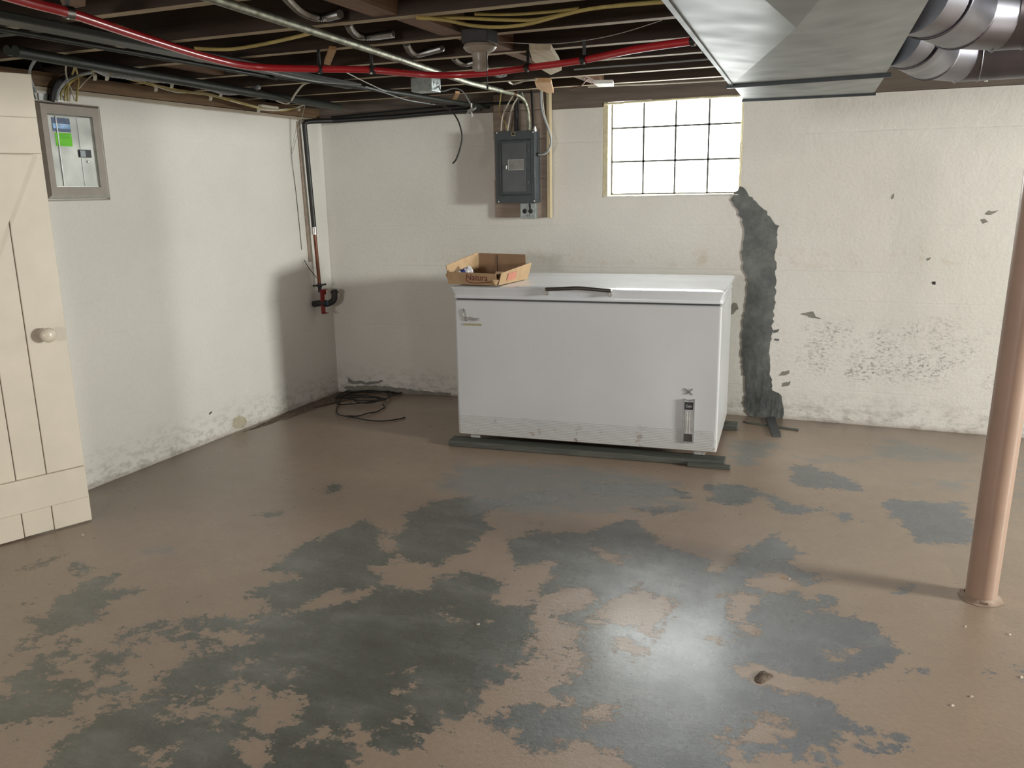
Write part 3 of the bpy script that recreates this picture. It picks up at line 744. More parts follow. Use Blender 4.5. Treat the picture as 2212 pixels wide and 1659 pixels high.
# lid: vertical skirt, inset upper edge, crowned top
lid = MB()
prof = [(0.004, 0.831), (-0.001, 0.834), (0.003, 0.846), (0.003, 0.849), (-0.012, 0.888), (-0.010, 0.894), (0.0, 0.898), (0.05, 0.901), (0.30, 0.903)]
rings = []
for ins, z in prof:
    x0, x1, y0, y1 = -0.002 + ins, FW + 0.002 - ins, -0.004 + ins, FD + 0.004 - ins
    r = 0.014; pts = []
    for cxx, cyy, a0 in ((x1 - r, y0 + r, -90), (x1 - r, y1 - r, 0), (x0 + r, y1 - r, 90), (x0 + r, y0 + r, 180)):
        for q in range(5):
            t = math.radians(a0 + q * 22.5); pts.append(fp(cxx + r * math.cos(t), cyy + r * math.sin(t), z))
    rings.append(pts)
n = len(rings[0])
lid.add([v for g in rings for v in g], [(i * n + j, i * n + (j + 1) % n, (i + 1) * n + (j + 1) % n, (i + 1) * n + j) for i in range(len(rings) - 1) for j in range(n)] + [tuple((len(rings) - 1) * n + j for j in range(n)), tuple(range(n - 1, -1, -1))])
lid.build('lid', 'lidtop', FR, smooth=True, angle=25)
rib = MB()
for i in range(13):
    z = 0.068 + i * 0.0088
    rib.obox(fp(0.014, -0.0030, z), FXD * (FW - 0.028), FYD * 0.005, FZ * 0.0058)
rib.build('ribbed_band', 'enamel', FR, bevel=0.0012, bseg=1)
for x in (0.06, FW - 0.12):
    for y in (0.03, FD - 0.09):
        fbox(MB(), x, x + 0.06, y, y + 0.05, 0.036, 0.064).build('foot', 'enamel', FR, bevel=0.006)
# handle
x0, z0 = fpx(1183, 628); x1, _ = fpx(1322, 630)
h = MB().tube(smoothpath([fp(x0, -0.036, 0.893), fp(x0 + 0.10, -0.038, 0.899), fp((x0 + x1) / 2, -0.039, 0.903), fp(x1 - 0.10, -0.038, 0.899), fp(x1, -0.036, 0.892)], 6), 0.0098, 12)
H = h.build('handle', 'brownhandle', FR, smooth=True)
for x in (x0 + 0.004, x1 - 0.004):
    MB().obox(fp(x - 0.008, -0.038, 0.862), FXD * 0.016, FYD * 0.034, FZ * 0.034).build('handle_bracket', 'chrome', H, bevel=0.004)
lx, lz = fpx(1250, 638)
LK = MB().lathe([(0, 0.0115), (0.006, 0.0115), (0.008, 0.008), (0.011, 0.008), (0.012, 0.0)], fp(lx, 0.006, 0.868), -FYD, 20).build('lock', 'dullmetal', FR, smooth=True)
MB().obox(fp(lx - 0.0015, -0.0075, 0.863), FXD * 0.003, FYD * 0.002, FZ * 0.010).build('keyhole', 'black', LK)
lx, lz = fpx(1335, 641)
MB().lathe([(0, 0.006), (0.003, 0.006), (0.004, 0.0)], fp(lx, 0.006, 0.868), -FYD, 12).build('screw_cap', 'whiteblock', FR, smooth=True)
# script badge, chrome
bx0, bz0 = fpx(1001, 676); bx1, bz1 = fpx(1040, 692)
BG = MB()
cpts = [fpx(*q) for q in [(1006.5, 686), (1009.2, 685), (1007.2, 678), (1004.2, 670.5), (1002, 667.6), (1000.5, 671), (1000.9, 678), (1002.6, 684), (1005.4, 690.5), (1008, 693), (1011, 690.5)]]
BG.tube(smoothpath([fp(a, -0.004, b) for a, b in cpts], 6), 0.0028, 8)
BADGE = BG.build('script_badge', 'chrome', FR, smooth=True)
o0 = fpx(1010.5, 691.5); o1 = fpx(1039, 693)
text_mesh('badge_lettering', 'oldspot', 0.030, 0.0022, 'chrome', fp(o0[0], -0.004, o0[1]), FXD, FZ, BADGE, shear=0.25, sx=(o1[0] - o0[0]) / 0.103)
a = fpx(1001, 698.5); b = fpx(1041, 703.5)
NP = fbox(MB(), a[0], b[0], -0.004, 0.001, b[1], a[1]).build('name_plate', 'gold', FR, bevel=0.001)
for i in range(9):
    xx = a[0] + 0.010 + i * (b[0] - a[0] - 0.02) / 8
    fbox(MB(), xx - 0.0018, xx + 0.0018, -0.005, -0.0035, b[1] + 0.004, a[1] - 0.004).build('plate_mark', 'brownhandle', NP)
# thermometer with a cross ornament
a = fpx(1477, 861); b = fpx(1498, 956)
tx0, tx1, tz1, tz0 = a[0], b[0], a[1], b[1]
TH = MB()
fbox(TH, tx0, tx0 + 0.006, -0.014, 0.0, tz0, tz1); fbox(TH, tx1 - 0.006, tx1, -0.014, 0.0, tz0, tz1)
fbox(TH, tx0 + .006, tx1 - .006, -0.013, 0.0, tz0, tz0 + 0.006)
TH.prism([fp(tx0 + .006, -0.013, tz1 - 0.001), fp((tx0 + tx1) / 2, -0.013, tz1 - 0.009), fp(tx1 - .006, -0.013, tz1 - 0.001), fp(tx1 - .006, -0.013, tz1 - 0.016), fp(tx0 + .006, -0.013, tz1 - 0.016)], FYD * 0.012)
THO = TH.build('thermometer_frame', 'dullmetal', FR, bevel=0.001)
fbox(MB(), tx0 + .006, tx1 - .006, -0.008, 0.0, tz1 - 0.056, tz1 - 0.018).build('label_plate', 'blackplastic', THO)
text_mesh('label_lettering', 'Cold', 0.019, 0.0005, 'whiteprint', fp((tx0 + tx1) / 2, -0.0088, tz1 - 0.043), FXD, FZ, THO, sx=0.8, align='CENTER')
fbox(MB(), tx0 + .006, tx1 - .006, -0.006, 0.0, tz0 + 0.045, tz1 - 0.056).build('scale_plate', 'dullmetal', THO)
fbox(MB(), (tx0 + tx1) / 2 - 0.008, (tx0 + tx1) / 2 - 0.005, -0.0085, -0.006, tz0 + 0.05, tz1 - 0.066).build('scale_rail', 'bright_edge', THO)
fbox(MB(), (tx0 + tx1) / 2 + 0.005, (tx0 + tx1) / 2 + 0.008, -0.0085, -0.006, tz0 + 0.05, tz1 - 0.066).build('scale_rail', 'bright_edge', THO)
fbox(MB(), tx0 + .006, tx1 - .006, -0.007, 0.0, tz0 + 0.006, tz0 + 0.043).build('vent', 'brownhandle', THO)
cxp, czp = fpx(1488, 846.5)
m = MB()
for s in (1, -1):
    m.prism([fp(cxp - 0.020, -0.005, czp - s * 0.014 - 0.002), fp(cxp, -0.007, czp - 0.003), fp(cxp + 0.020, -0.005, czp + s * 0.014 - 0.002), fp(cxp + 0.018, -0.005, czp + s * 0.014 + 0.005), fp(cxp, -0.007, czp + 0.003), fp(cxp - 0.018, -0.005, czp - s * 0.014 + 0.005)], FYD * 0.005)
m.build('cross_ornament', 'dullmetal', FR)
# right-side hinges at the back
for x in (0.2, FW - 0.25):
    fbox(MB(), x, x + 0.05, FD, FD + 0.012, 0.76, 0.88).build('hinge', 'dullmetal', FR)

# skids below the freezer
sk = MB(); fbox(sk, -0.045, FW + 0.045, -0.045, 0.055, 0.001, 0.034)
tag(sk.build('wood_plank', 'skid', None, bevel=0.004), 'long dark grey board on the floor under the front edge of the freezer', 'board')
sk = MB(); fbox(sk, -0.01, FW + 0.07, FD - 0.12, FD - 0.03, 0.001, 0.034)
tag(sk.build('wood_plank', 'skid', None, bevel=0.004), 'grey board under the rear of the freezer, end showing at its right', 'board')
sk = MB(); fbox(sk, FW - 0.14, FW + 0.075, -0.075, -0.047, 0.001, 0.022)
tag(sk.build('wood_plank', 'skid', None, bevel=0.003), 'short rotten board piece in front of the freezer right foot', 'board')

# ================================================================== CARDBOARD BOX on the freezer
ZT = 0.9055
BA = Vector(on(2, ZT, 968, 613)); BB = Vector(on(2, ZT, 1074, 617)); BA.z = BB.z = ZT
bX = (BB - BA).normalized(); bY = Vector((-bX.y, bX.x, 0)); bw = (BB - BA).length; bd = 0.36
def bp(x, y, z): return BA + bX * x + bY * y + Vector((0, 0, z))
BOX = empty('cardboard_box', bp(bw / 2, bd / 2, 0), 'open brown cardboard tray with faded red lettering on top of the freezer', 'box')
t = 0.004
def panel(name, p, q, h0, h1, out0, out1, mat='cardboard', inner='cardboard_in', top=None):
    # slightly leaning side panel from p to q (bottom) to height h with outward lean
    d = (q - p).normalized(); nn = Vector((d.y, -d.x, 0))
    a, b = p, q; c = q + nn * out1 + Vector((0, 0, h1)); e = p + nn * out0 + Vector((0, 0, h0))
    m = MB(); k = -nn * t
    m.add([a, b, c, e, a + k, b + k, c + k, e + k], [(0, 1, 2, 3)], 0)
    o = len(m.v) - 8
    for f, mi in (((7, 6, 5, 4), 1), ((3, 2, 6, 7), 0), ((0, 3, 7, 4), 0), ((1, 5, 6, 2), 0), ((0, 4, 5, 1), 0)):
        m.f.append([o + i for i in f]); m.mi.append(mi)
    return m.build(name, [mat, inner], BOX)
FRP = panel('side_panel', bp(0, 0, 0), bp(bw - 0.004, 0, 0), 0.066, 0.063, 0.003, 0.006)
panel('side_panel', bp(bw, bd, 0), bp(0, bd, 0), 0.138, 0.141, 0.0, 0.0)
panel('side_panel', bp(bw + 0.002, 0.012, 0), bp(bw + 0.01, bd, 0), 0.066, 0.094, 0.020, 0.026, 'cardboard', 'cardboard')
panel('side_panel', bp(-0.002, bd, 0), bp(-0.002, 0.012, 0), 0.146, 0.098, 0.008, 0.016, 'cardboard', 'cardboard')
m = MB(); m.obox(bp(0.002, 0.004, 0.0), bX * (bw - .002), bY * (bd - 0.006), (0, 0, 0.003)); m.build('base_panel', 'cardboard_in', BOX)
MB().obox(bp(0.40 * bw, bd - 0.0065, 0.003), bX * 0.004, bY * 0.002, (0, 0, 0.13)).build('seam', 'brownhandle', BOX)
# torn corner flap, front right
m = MB().add([bp(bw - 0.035, -0.002, 0.001), bp(bw - 0.002, -0.006, 0.0), bp(bw + 0.006, 0.006, 0.030), bp(bw - 0.018, -0.012, 0.032), bp(bw - 0.010, -0.016, 0.016)], [(0, 1, 4), (1, 2, 4), (2, 3, 4), (3, 0, 4)])
sol = m.build('torn_flap', 'cardboard', BOX); sm_ = sol.modifiers.new('solid', 'SOLIDIFY'); sm_.thickness = 0.003
m = MB().add([bp(bw + 0.018, 0.02, 0.064), bp(bw + 0.022, 0.06, 0.068), bp(bw - 0.012, 0.002, 0.062), bp(bw - 0.022, 0.03, 0.072)], [(0, 1, 3, 2)])
sol = m.build('torn_flap', 'cardboard', BOX); sm_ = sol.modifiers.new('solid', 'SOLIDIFY'); sm_.thickness = 0.003
m = MB().add([bp(-0.002, 0.02, 0.0), bp(-0.026, 0.02, 0.045), bp(-0.018, 0.04, 0.08), bp(0.0, 0.008, 0.066)], [(0, 1, 2, 3)])
sol = m.build('torn_flap', 'cardboard', BOX); sm_ = sol.modifiers.new('solid', 'SOLIDIFY'); sm_.thickness = 0.003
ux = (bp(bw, 0.0, 0) - bp(0, 0, 0)).normalized()
text_mesh('box_lettering', 'Natura', 0.050, 0.0004, 'redprint', bp(0.112, -0.0055, 0.024), ux, (bp(0, -.007, .1) - bp(0, 0, 0)), FRP, shear=0.12, sx=0.95)
m = MB().tube(smoothpath([bp(0.118, -0.003, 0.022), bp(0.14, -0.0025, 0.012), bp(0.19, -0.0025, 0.010), bp(0.27, -0.0035, 0.018)], 6), 0.0022, 6)
m.build('print_underline', 'redprint', FRP)
pr_ = MB().add([bp(bw + 0.0115, 0.09, 0.018), bp(bw + 0.0145, 0.19, 0.018), bp(bw + 0.0265, 0.19, 0.060), bp(bw + 0.0245, 0.09, 0.056)], [(0, 1, 2, 3)])
sol = pr_.build('red_square_print', 'pinkprint', BOX); sm_ = sol.modifiers.new('solid', 'SOLIDIFY'); sm_.thickness = 0.001
# crumpled can inside
def crumple(c, R, L, ax, mats):
    m = MB(); n = 12; segs = 14; A_ = Vector(ax).normalized(); a = Vector((0, 0, 1)); N = (a - A_ * a.dot(A_)).normalized(); Bv = A_.cross(N)
    vs = []
    for i in range(n):
        for j in range(segs):
            th = 2 * math.pi * j / segs; rr = R * (1 - 0.22 * math.sin(3 * th + i * 0.9) * math.sin(i * 1.1)) * (0.75 if i in (0, n - 1) else 1)
            vs.append(Vector(c) + A_ * (L * i / (n - 1) - L / 2) + (N * math.cos(th) + Bv * math.sin(th)) * rr)
    fs = [(i * segs + j, i * segs + (j + 1) % segs, (i + 1) * segs + (j + 1) % segs, (i + 1) * segs + j) for i in range(n - 1) for j in range(segs)]
    m.add(vs, fs)
    for i in range(len(fs)): m.mi[i] = 1 if (i // segs) in (3, 4, 5) else 0
    m.add([], []); m.f += [list(range(segs - 1, -1, -1)), [(n - 1) * segs + j for j in range(segs)]]; m.mi += [0, 0]
    return m
cc = crumple(bp(0.050, 0.10, 0.050), 0.027, 0.09, bX * 0.7 + bY * 0.6 + Vector((0, 0, 0.35)), None).build('crumpled_can', ['whitefoil', 'bluefoil'], None, smooth=True)
tag(cc, 'crumpled white and blue can at the left inside the cardboard box', 'can')

# ================================================================== ROUTE OF THE DUCT
ZD = 1.75
DUCT = empty('sheet_metal_duct', (-0.16, 1.95, ZD), 'wide flat sheet metal duct hanging under the joists right of the window', 'duct')
def section(x0a, x1a, ya, x0b, x1b, yb_l, yb_r, sag, name, ym):
    m = MB()
    bl, br = Vector((x0a, ya, ZD)), Vector((x1a, ya, ZD)); fl, fr = Vector((x0b, yb_l, ZD)), Vector((x1b, yb_r, ZD))
    ce = (bl + br + fl + fr) / 4; ce.z -= sag
    if ym: ce = Vector((-0.157, ym, ZD - sag))
    up = Vector((0, 0, 0.195))
    vs = [bl, br, fr, fl, ce, bl + up, br + up, fr + up, fl + up]
    m.add(vs, [(0, 1, 4), (1, 2, 4), (2, 3, 4), (3, 0, 4), (0, 5, 6, 1), (1, 6, 7, 2), (2, 7, 8, 3), (3, 8, 5, 0), (5, 8, 7, 6)])
    return m.build(name, 'duct', DUCT)
section(-0.318, 0.145, 0.70, -0.465, 0.033, 3.205, 3.155, 0.034, 'duct_section', 1.946)
section(-0.466, 0.0325, 3.215, -0.498, 0.001, 3.775, 3.800, 0.006, 'duct_section', None)
def bar(a, b, r0, r1, mat, name, parent):
    a, b = Vector(a), Vector(b); d = (b - a).normalized(); s = Vector((-d.y, d.x, 0))
    return MB().obox(a - s * r0 / 2, b - a, s * r0, (0, 0, r1)).build(name, mat, parent, bevel=0.001)
bar((-0.485, 3.210, ZD - 0.012), (0.050, 3.158, ZD - 0.012), 0.016, 0.013, 'cleat', 'joint_cleat', DUCT)
bar((-0.505, 3.777, ZD - 0.009), (0.008, 3.803, ZD - 0.009), 0.014, 0.010, 'cleat', 'end_cleat', DUCT)
MB().obox((-0.326, 0.70, ZD - 0.004), Vector((-0.147, 2.505, 0)), (0.012, 0, 0), (0, 0, 0.006)).build('side_seam', 'duct', DUCT)
for q in ((1590, 163), (1601, 130)): pass
# two round take-off ducts
def round_duct(y_side, yc, name, label, R=0.098, xe=5.25):
    zc = 1.95 - R - 0.002
    r_ = empty(name, (0.3, yc, zc), label, 'duct', 'round ducts leaving the flat duct')
    xs_ = 0.088 - 0.0445 * (y_side - 1.95)
    p0 = Vector((xs_ + 0.002, y_side - 0.02, zc))
    P = [p0]
    # gored elbow: leaves obliquely then bends parallel to the joists
    p1 = Vector((xs_ + 0.05, y_side + 0.06, zc)); p2 = Vector((xs_ + 0.13, y_side + (yc - y_side) * 0.75, zc)); p3 = Vector((xs_ + 0.24, yc, zc))
    e = MB().tube([p0, p1], R * 0.985, 36).build('elbow_gore', 'rounduct', r_, smooth=True)
    MB().tube([p1, p2], R * 0.995, 36).build('elbow_gore', 'rounduct', r_, smooth=True)
    MB().tube([p2, p3], R * 0.99, 36).build('elbow_gore', 'rounduct', r_, smooth=True)
    MB().tube([p3 - Vector((0.02, 0, 0)), Vector((xe, yc, zc))], R, 44).build('pipe', 'rounduct', r_, smooth=True)
    def beadring(p, d, rr):
        d = d.normalized(); a = Vector((0, 0, 1)); N = (a - d * a.dot(d)).normalized(); Bv = d.cross(N)
        pts = [p + (N * math.cos(t_) + Bv * math.sin(t_)) * rr for t_ in [2 * math.pi * j / 40 for j in range(41)]]
        return MB().tube(pts, 0.0035, 6, cap=False)
    beadring(p1, (p2 - p0), R).build('crimp_bead', 'rounduct', r_, smooth=True)
    beadring(p2, (p3 - p1), R).build('crimp_bead', 'rounduct', r_, smooth=True)
    beadring(p3 - Vector((0.012, 0, 0)), Vector((1, 0, 0)), R + 0.001).build('crimp_bead', 'rounduct', r_, smooth=True)
    beadring(p3 + Vector((0.06, 0, 0)), Vector((1, 0, 0)), R).build('crimp_bead', 'rounduct', r_, smooth=True)
    MB().lathe([(0, 0.005), (0.004, 0.005), (0.006, 0)], p3 + Vector((0.09, 0.02, -R * 0.98)), (0, 0, -1), 8).build('screw', 'bright_edge', r_)
    return r_
round_duct(2.42, 2.80, 'round_duct', 'nearer and larger looking round metal duct at the upper right')
round_duct(3.02, 3.58, 'round_duct', 'round metal duct farther back, partly hidden behind the nearer one')

# ================================================================== OVERHEAD PIPES
def pz(z, pts): return [on(2, z, *p) for p in pts]
# galvanized conduit running from the camera side to the grey panel
g0 = [Vector((-1.66, 0.2, 1.922)), Vector((-1.68, 1.95, 1.922)), Vector((-1.76, 2.95, 1.922)), Vector((-1.86, 4.0, 1.922))]
end = on(1, 4.92, 1112, 203)
tail = [on(1, 4.96, 1128, 212), on(1, 5.01, 1136, 226), on(1, 5.05, 1141, 248), on(1, 5.08, 1143, 283)]
GP = empty('galvanized_conduit', (-1.7, 3.0, 1.93), 'long mottled galvanized conduit running overhead to the slate grey panel', 'conduit')
MB().tube(g0[:1] + [g0[1], g0[2], g0[3], end], 0.0135, 14).build('pipe', 'galvpipe', GP, smooth=True)
MB().tube(smoothpath([end + (g0[3] - end).normalized() * 0.02, end] + tail, 5), 0.0125, 12).build('bend', 'galvpipe', GP, smooth=True)
MB().tube([end + (g0[3] - end).normalized() * 0.05, end], 0.0150, 12).build('coupling', 'copper', GP, smooth=True)
# red pipe
RP = empty('red_pipe', (-1.9, 3.2, 1.9), 'bright red plastic pipe sagging in hangers beneath the joists', 'pipe')
rp = pz(1.878, [(-120, -50), (60, 4), (150, 28), (300, 78), (450, 124), (550, 144), (690, 149), (800, 151), (930, 162), (1040, 159), (1150, 145), (1260, 130), (1370, 107), (1500, 88)])
MB().tube(smoothpath(rp, 6), 0.0135, 14).build('tube', 'redpipe', RP, smooth=True)
for q, w in (((148, 27), 0), ((690, 149), 1), ((803, 151), 1), ((1141, 146), 1), ((1262, 129), 1), ((1500, 88), 1)):
    c = on(2, 1.878, *q)
    d_ = (on(2, 1.878, q[0] + 12, q[1] + (2 if q[0] < 700 else -2)) - c).normalized()
    MB().tube([c - d_ * 0.011, c + d_ * 0.011], 0.0172, 14).box((c.x - 0.006, c.y - 0.003, c.z + 0.01), (c.x + 0.006, c.y + 0.003, 1.952)).build('hanger', 'black' if w else 'dullmetal', RP, smooth=True)
    MB().lathe([(0, 0.004), (0.005, 0.004), (0.006, 0)], c + d_ * 0.006 + Vector((0, -0.010, -0.012)), (0, -0.7, -0.7), 8).build('hanger_screw', 'bright_edge', RP)
# dark conduits running parallel to the left wall
def conduit(x, y0_, y1_, z, r, label, x2=None, rect=False, mat='conduit'):
    x2 = x if x2 is None else x2
    if rect:
        o = MB().obox((x - r, y0_, z - 0.012), (x2 - x, y1_ - y0_, 0), (2 * r, 0, 0), (0, 0, 0.024)).build('conduit', mat, None, bevel=0.004)
    else:
        o = MB().tube([(x, y0_, z), ((x + x2) / 2, (y0_ + y1_) / 2, z - 0.004), (x2, y1_, z)], r, 12).build('conduit', mat, smooth=True)
    return tag(o, label, 'conduit')
conduit(-2.40, 0.6, 3.85, 1.925, 0.045, 'broad flat dark green conduit channel behind the red pipe', rect=True, x2=-2.43)
conduit(-2.50, 0.6, 3.35, 1.915, 0.009, 'thin dark tube left of the broad dark channel', x2=-2.52)
conduit(-2.86, 2.3, 4.62, 1.915, 0.021, 'dark double conduit nearest the left wall, above the white cable bundle', x2=-3.03)
conduit(-2.90, 2.3, 4.62, 1.922, 0.018, 'thin dark tube lying against the double conduit by the left wall', x2=-3.075)
tag(MB().tube(smoothpath([on(2, 1.92, 590, 163), on(2, 1.92, 760, 185), on(2, 1.92, 900, 207), on(2, 1.92, 1000, 224), on(2, 1.92, 1060, 232)], 4), 0.013, 10).build('conduit', 'conduit', smooth=True), 'dark grey conduit that the loose black cable droops from', 'conduit')
cable('cable', [on(2, 1.905, 560, 150), on(2, 1.9, 640, 168), on(2, 1.9, 700, 178), on(2, 1.9, 780, 182)], 0.004, 'cable_gray', 'shiny thin grey cable curving under the red pipe')
cable('cable', [on(2, 1.90, 745, 155), on(2, 1.9, 795, 180), on(2, 1.9, 835, 198)], 0.0022, 'whiteblock', 'thin straight white wire below the red pipe at its lowest strap')
cable('cable', [on(2, 1.90, 790, 187), on(2, 1.9, 830, 200), on(2, 1.9, 880, 216), on(2, 1.9, 940, 226)], 0.003, 'cable_gray', 'thin pale wire along the underside of the drooping conduit')
cable('cable', [on(1, 4.55, 930, 223), on(1, 4.6, 954, 227), on(1, 4.62, 975, 240), on(1, 4.62, 990, 262), on(1, 4.62, 998, 292), on(1, 4.62, 995, 316), on(1, 4.62, 986, 343), on(1, 4.62, 978, 353)], 0.0045, 'cable_black', 'loose black cable end drooping in front of the back wall')
# black pipe along the top of the back wall, dropping in the corner
cy_ = 4.80
BP = empty('black_pipe', (-3.38, cy_, 1.3), 'black pipe turning down the far left corner, bare copper below', 'pipe')
xpipe = -3.385
top = on(0, xpipe, 657, 262); mid = on(0, xpipe, 679, 497); low = on(0, xpipe, 690, 612)
yy = (top.y + mid.y + low.y) / 3
yt = top.y
P = [Vector((-2.30, yw(-2.3) - 0.07, 1.905)), Vector((-2.9, yw(-2.9) - 0.075, 1.878)), Vector((-3.25, 4.90, 1.862)), Vector((xpipe + 0.02, yt + 0.02, 1.853)), Vector((xpipe, yt, 1.83)), Vector((xpipe, yt * 0.66 + mid.y * 0.34, 1.6)), Vector((xpipe, mid.y, mid.z))]
MB().tube(P[:3] + smoothpath(P[2:5], 4)[1:] + P[5:], 0.0155, 12).build('pipe', 'black', BP, smooth=True)
MB().tube([Vector((xpipe, mid.y, mid.z + 0.02)), Vector((xpipe, mid.y, mid.z - 0.03))], 0.0165, 12).build('coupling', 'chrome', BP, smooth=True)
MB().tube([Vector((xpipe, mid.y, mid.z)), Vector((xpipe, low.y, low.z))], 0.0115, 12).build('copper_pipe', 'copper', BP, smooth=True)
P = [Vector((-3.30, 4.93, 1.885)), Vector((-2.6, yw(-2.6) - 0.06, 1.925)), Vector((-2.0, yw(-2.0) - .06, 1.935))]
cable('cable', P, 0.009, 'cable_black', 'thick black cable above the black pipe on the back wall')
# valve with red bracket
VP = Vector((xpipe, low.y, low.z))
VA = empty('shutoff_valve', VP, 'valve with red bracket and black elbow at the foot of the corner pipe', 'valve')
MB().lathe([(0, 0.012), (-0.01, 0.018), (-0.02, 0.018), (-0.03, 0.012), (-0.06, 0.012)], VP, (0, 0, 1), 14).build('valve_body', 'darkiron', VA, smooth=True)
MB().tube([VP + Vector((-0.02, -0.045, -0.012)), VP + Vector((0, 0, -0.014)), VP + Vector((0.02, 0.045, -0.010))], 0.006, 8).build('lever', 'darkiron', VA, smooth=True)
br = MB()
br.obox(VP + Vector((0.012, -0.018, -0.205)), (0.0, 0.045, 0.0), (0.004, 0, 0), (0, 0.0, 0.165))
br.obox(VP + Vector((0.012, -0.018, -0.205)), (0.03, 0.0, 0), (0, 0.045, 0), (0, 0, 0.004))
br.obox(VP + Vector((0.012, -0.018, -0.045)), (0.03, 0.0, 0), (0, 0.06, 0), (0, 0, 0.004))
br.obox(VP + Vector((0.012, 0.02, -0.080)), (0.004, 0.0, 0), (0, 0.028, 0), (0, 0, 0.04))
br.build('bracket', 'redvalve', VA, bevel=0.001)
e0 = VP + Vector((0.0, 0.0, -0.135))
MB().tube(smoothpath([e0 + Vector((-0.02, -0.055, 0)), e0, e0 + Vector((0.02, 0.05, -0.01)), e0 + Vector((0.05, 0.085, 0.015)), e0 + Vector((0.055, 0.09, 0.07))], 6), 0.021, 16).build('elbow', 'darkiron', VA, smooth=True)
MB().lathe([(0, 0.027), (0.012, 0.027), (0.016, 0.02), (0.024, 0.02)], e0 + Vector((0.055, 0.09, 0.060)), (0, 0, 1), 16).build('end_ring', 'darkiron', VA, smooth=True)
MB().lathe([(0, 0.024), (0.01, 0.024)], e0 + Vector((0.012, 0.032, -0.005)), (0.3, 0.9, 0), 16).build('collar', 'bluelabel', VA, smooth=True)
cable('wire', [on(0, XL + 0.02, 657, 562), on(0, XL + 0.03, 668, 580), on(0, XL + 0.045, 684, 600)], 0.0025, 'cable_black', 'short dark wire slanting to the corner valve', 'wire')
# flat brown channel and thin wires on the left wall near the corner
a = on(0, XL + 0.006, 641, 262); b = on(0, XL + 0.006, 668, 566)
ch = MB().add([], [])
ch.obox(Vector((XL + 0.0005, a.y, a.z)), Vector((0, b.y - a.y, b.z - a.z)), (0.010, 0, 0), (0, 0.022, 0))
tag(ch.build('wall_channel', 'backboard', None, bevel=0.002), 'narrow brown channel running down the left wall beside the black pipe', 'channel')
cable('wire', [on(0, XL + 0.012, 628, 256), on(0, XL + 0.008, 630, 335), on(0, XL + 0.004, 640, 420), on(0, XL + 0.004, 652, 540)], 0.0016, 'cable_black', 'thin dark wire hanging on the left wall beside the brown channel', 'wire')
cable('wire', [on(0, XL + 0.05, 659, 226), on(0, XL + 0.03, 650, 262), on(0, XL + 0.012, 631, 333)], 0.0018, 'string', 'thin pale wire slanting across the brown channel top', 'wire')

# ================================================================== LEFT SILVER BREAKER PANEL
SP = empty('breaker_panel', (XL, 2.98, 1.38), 'silver breaker panel with lime sticker on the left wall beside the door', 'electrical panel')
PX = XL + 0.0; y0_, y1_, z0_, z1_ = 2.805, 3.160, 1.386, 1.824
# outer trim with sloped sides, in three profiles
def frame_ring(outer, inner, x_o, x_i, mats=('steel_panel',)):
    (a0, a1, b0, b1), (c0, c1, d0, d1) = outer, inner
    vs = [(x_o, a0, b0), (x_o, a1, b0), (x_o, a1, b1), (x_o, a0, b1), (x_i, c0, d0), (x_i, c1, d0), (x_i, c1, d1), (x_i, c0, d1)]
    return vs, [(0, 1, 5, 4), (1, 2, 6, 5), (2, 3, 7, 6), (3, 0, 4, 7)]
m = MB()
o1 = (y0_, y1_, z0_, z1_); o2 = (y0_ + .018, y1_ - .024, z0_ + .026, z1_ - .014); o3 = (y0_ + .048, y1_ - .062, z0_ + .062, z1_ - .055)
vs, fs = frame_ring(o1, o1, PX + 0.001, PX + 0.014); m.add(vs, fs)
vs, fs = frame_ring(o1, (y0_ + .004, y1_ - .006, z0_ + .006, z1_ - .004), PX + 0.014, PX + 0.014); m.add(vs, fs)
vs, fs = frame_ring((y0_ + .004, y1_ - .006, z0_ + .010, z1_ - .004), o2, PX + 0.014, PX + 0.030); 
m.add(vs, fs[2:]); m.add(vs, fs[:2], 1)
vs, fs = frame_ring(o2, o3, PX + 0.030, PX + 0.030); m.add(vs, fs)
vs, fs = frame_ring(o3, o3, PX + 0.030, PX + 0.018); m.add(vs, fs, 1)
m.build('trim', ['steel_panel', 'bright_edge'], SP)
DRX = PX + 0.020
dm = MB()
dy0, dy1, dz0, dz1 = o3[0] + .003, o3[1] - .003, o3[2] + .003, o3[3] - .003
dm.box((PX + 0.008, dy0, dz0), (DRX, dy1, dz1))
DR = dm.build('panel_door', 'brushed', SP, bevel=0.003)
bead_ = MB().tube([Vector((DRX + .001, y, z)) for y, z in ((dy0, dz0), (dy1, dz0), (dy1, dz1), (dy0, dz1), (dy0, dz0))], 0.0022, 6)
bead_.build('door_rim', 'bright_edge', DR, smooth=True)
MB().box((DRX, dy0 + 0.042, dz0 + .004), (DRX + 0.004, dy0 + 0.048, dz1 - .004)).build('door_fold', 'dullmetal', DR)
MB().box((DRX, dy0 + 0.158, dz0 + .004), (DRX + 0.002, dy0 + 0.160, dz1 - .004)).build('door_fold', 'dullmetal', DR)
def sp(px, py): 
    p = on(0, DRX, px, py); return p.y, p.z
def plate(name, q0, q1, mat, par, th=0.0015, xo=0.0):
    (ya, za), (yb, zb) = sp(*q0), sp(*q1)
    ya, yb = sorted((ya, yb)); za, zb = sorted((za, zb))
    return MB().box((DRX + xo, ya, za), (DRX + xo + th, yb, zb)).build(name, mat, par)
BL = plate('blue_label', (110, 253), (153, 286), 'bluelabel', DR)
plate('label_band', (113, 266), (152, 279), 'skyprint', BL, 0.0006, 0.0015)
for r_i in range(2): plate('label_line', (122, 268 + 4.5 * r_i), (146, 269.2 + 4.5 * r_i), 'whiteprint', BL, 0.0004, 0.0022)
GL = plate('green_label', (118, 286), (157, 317), 'lime', DR)
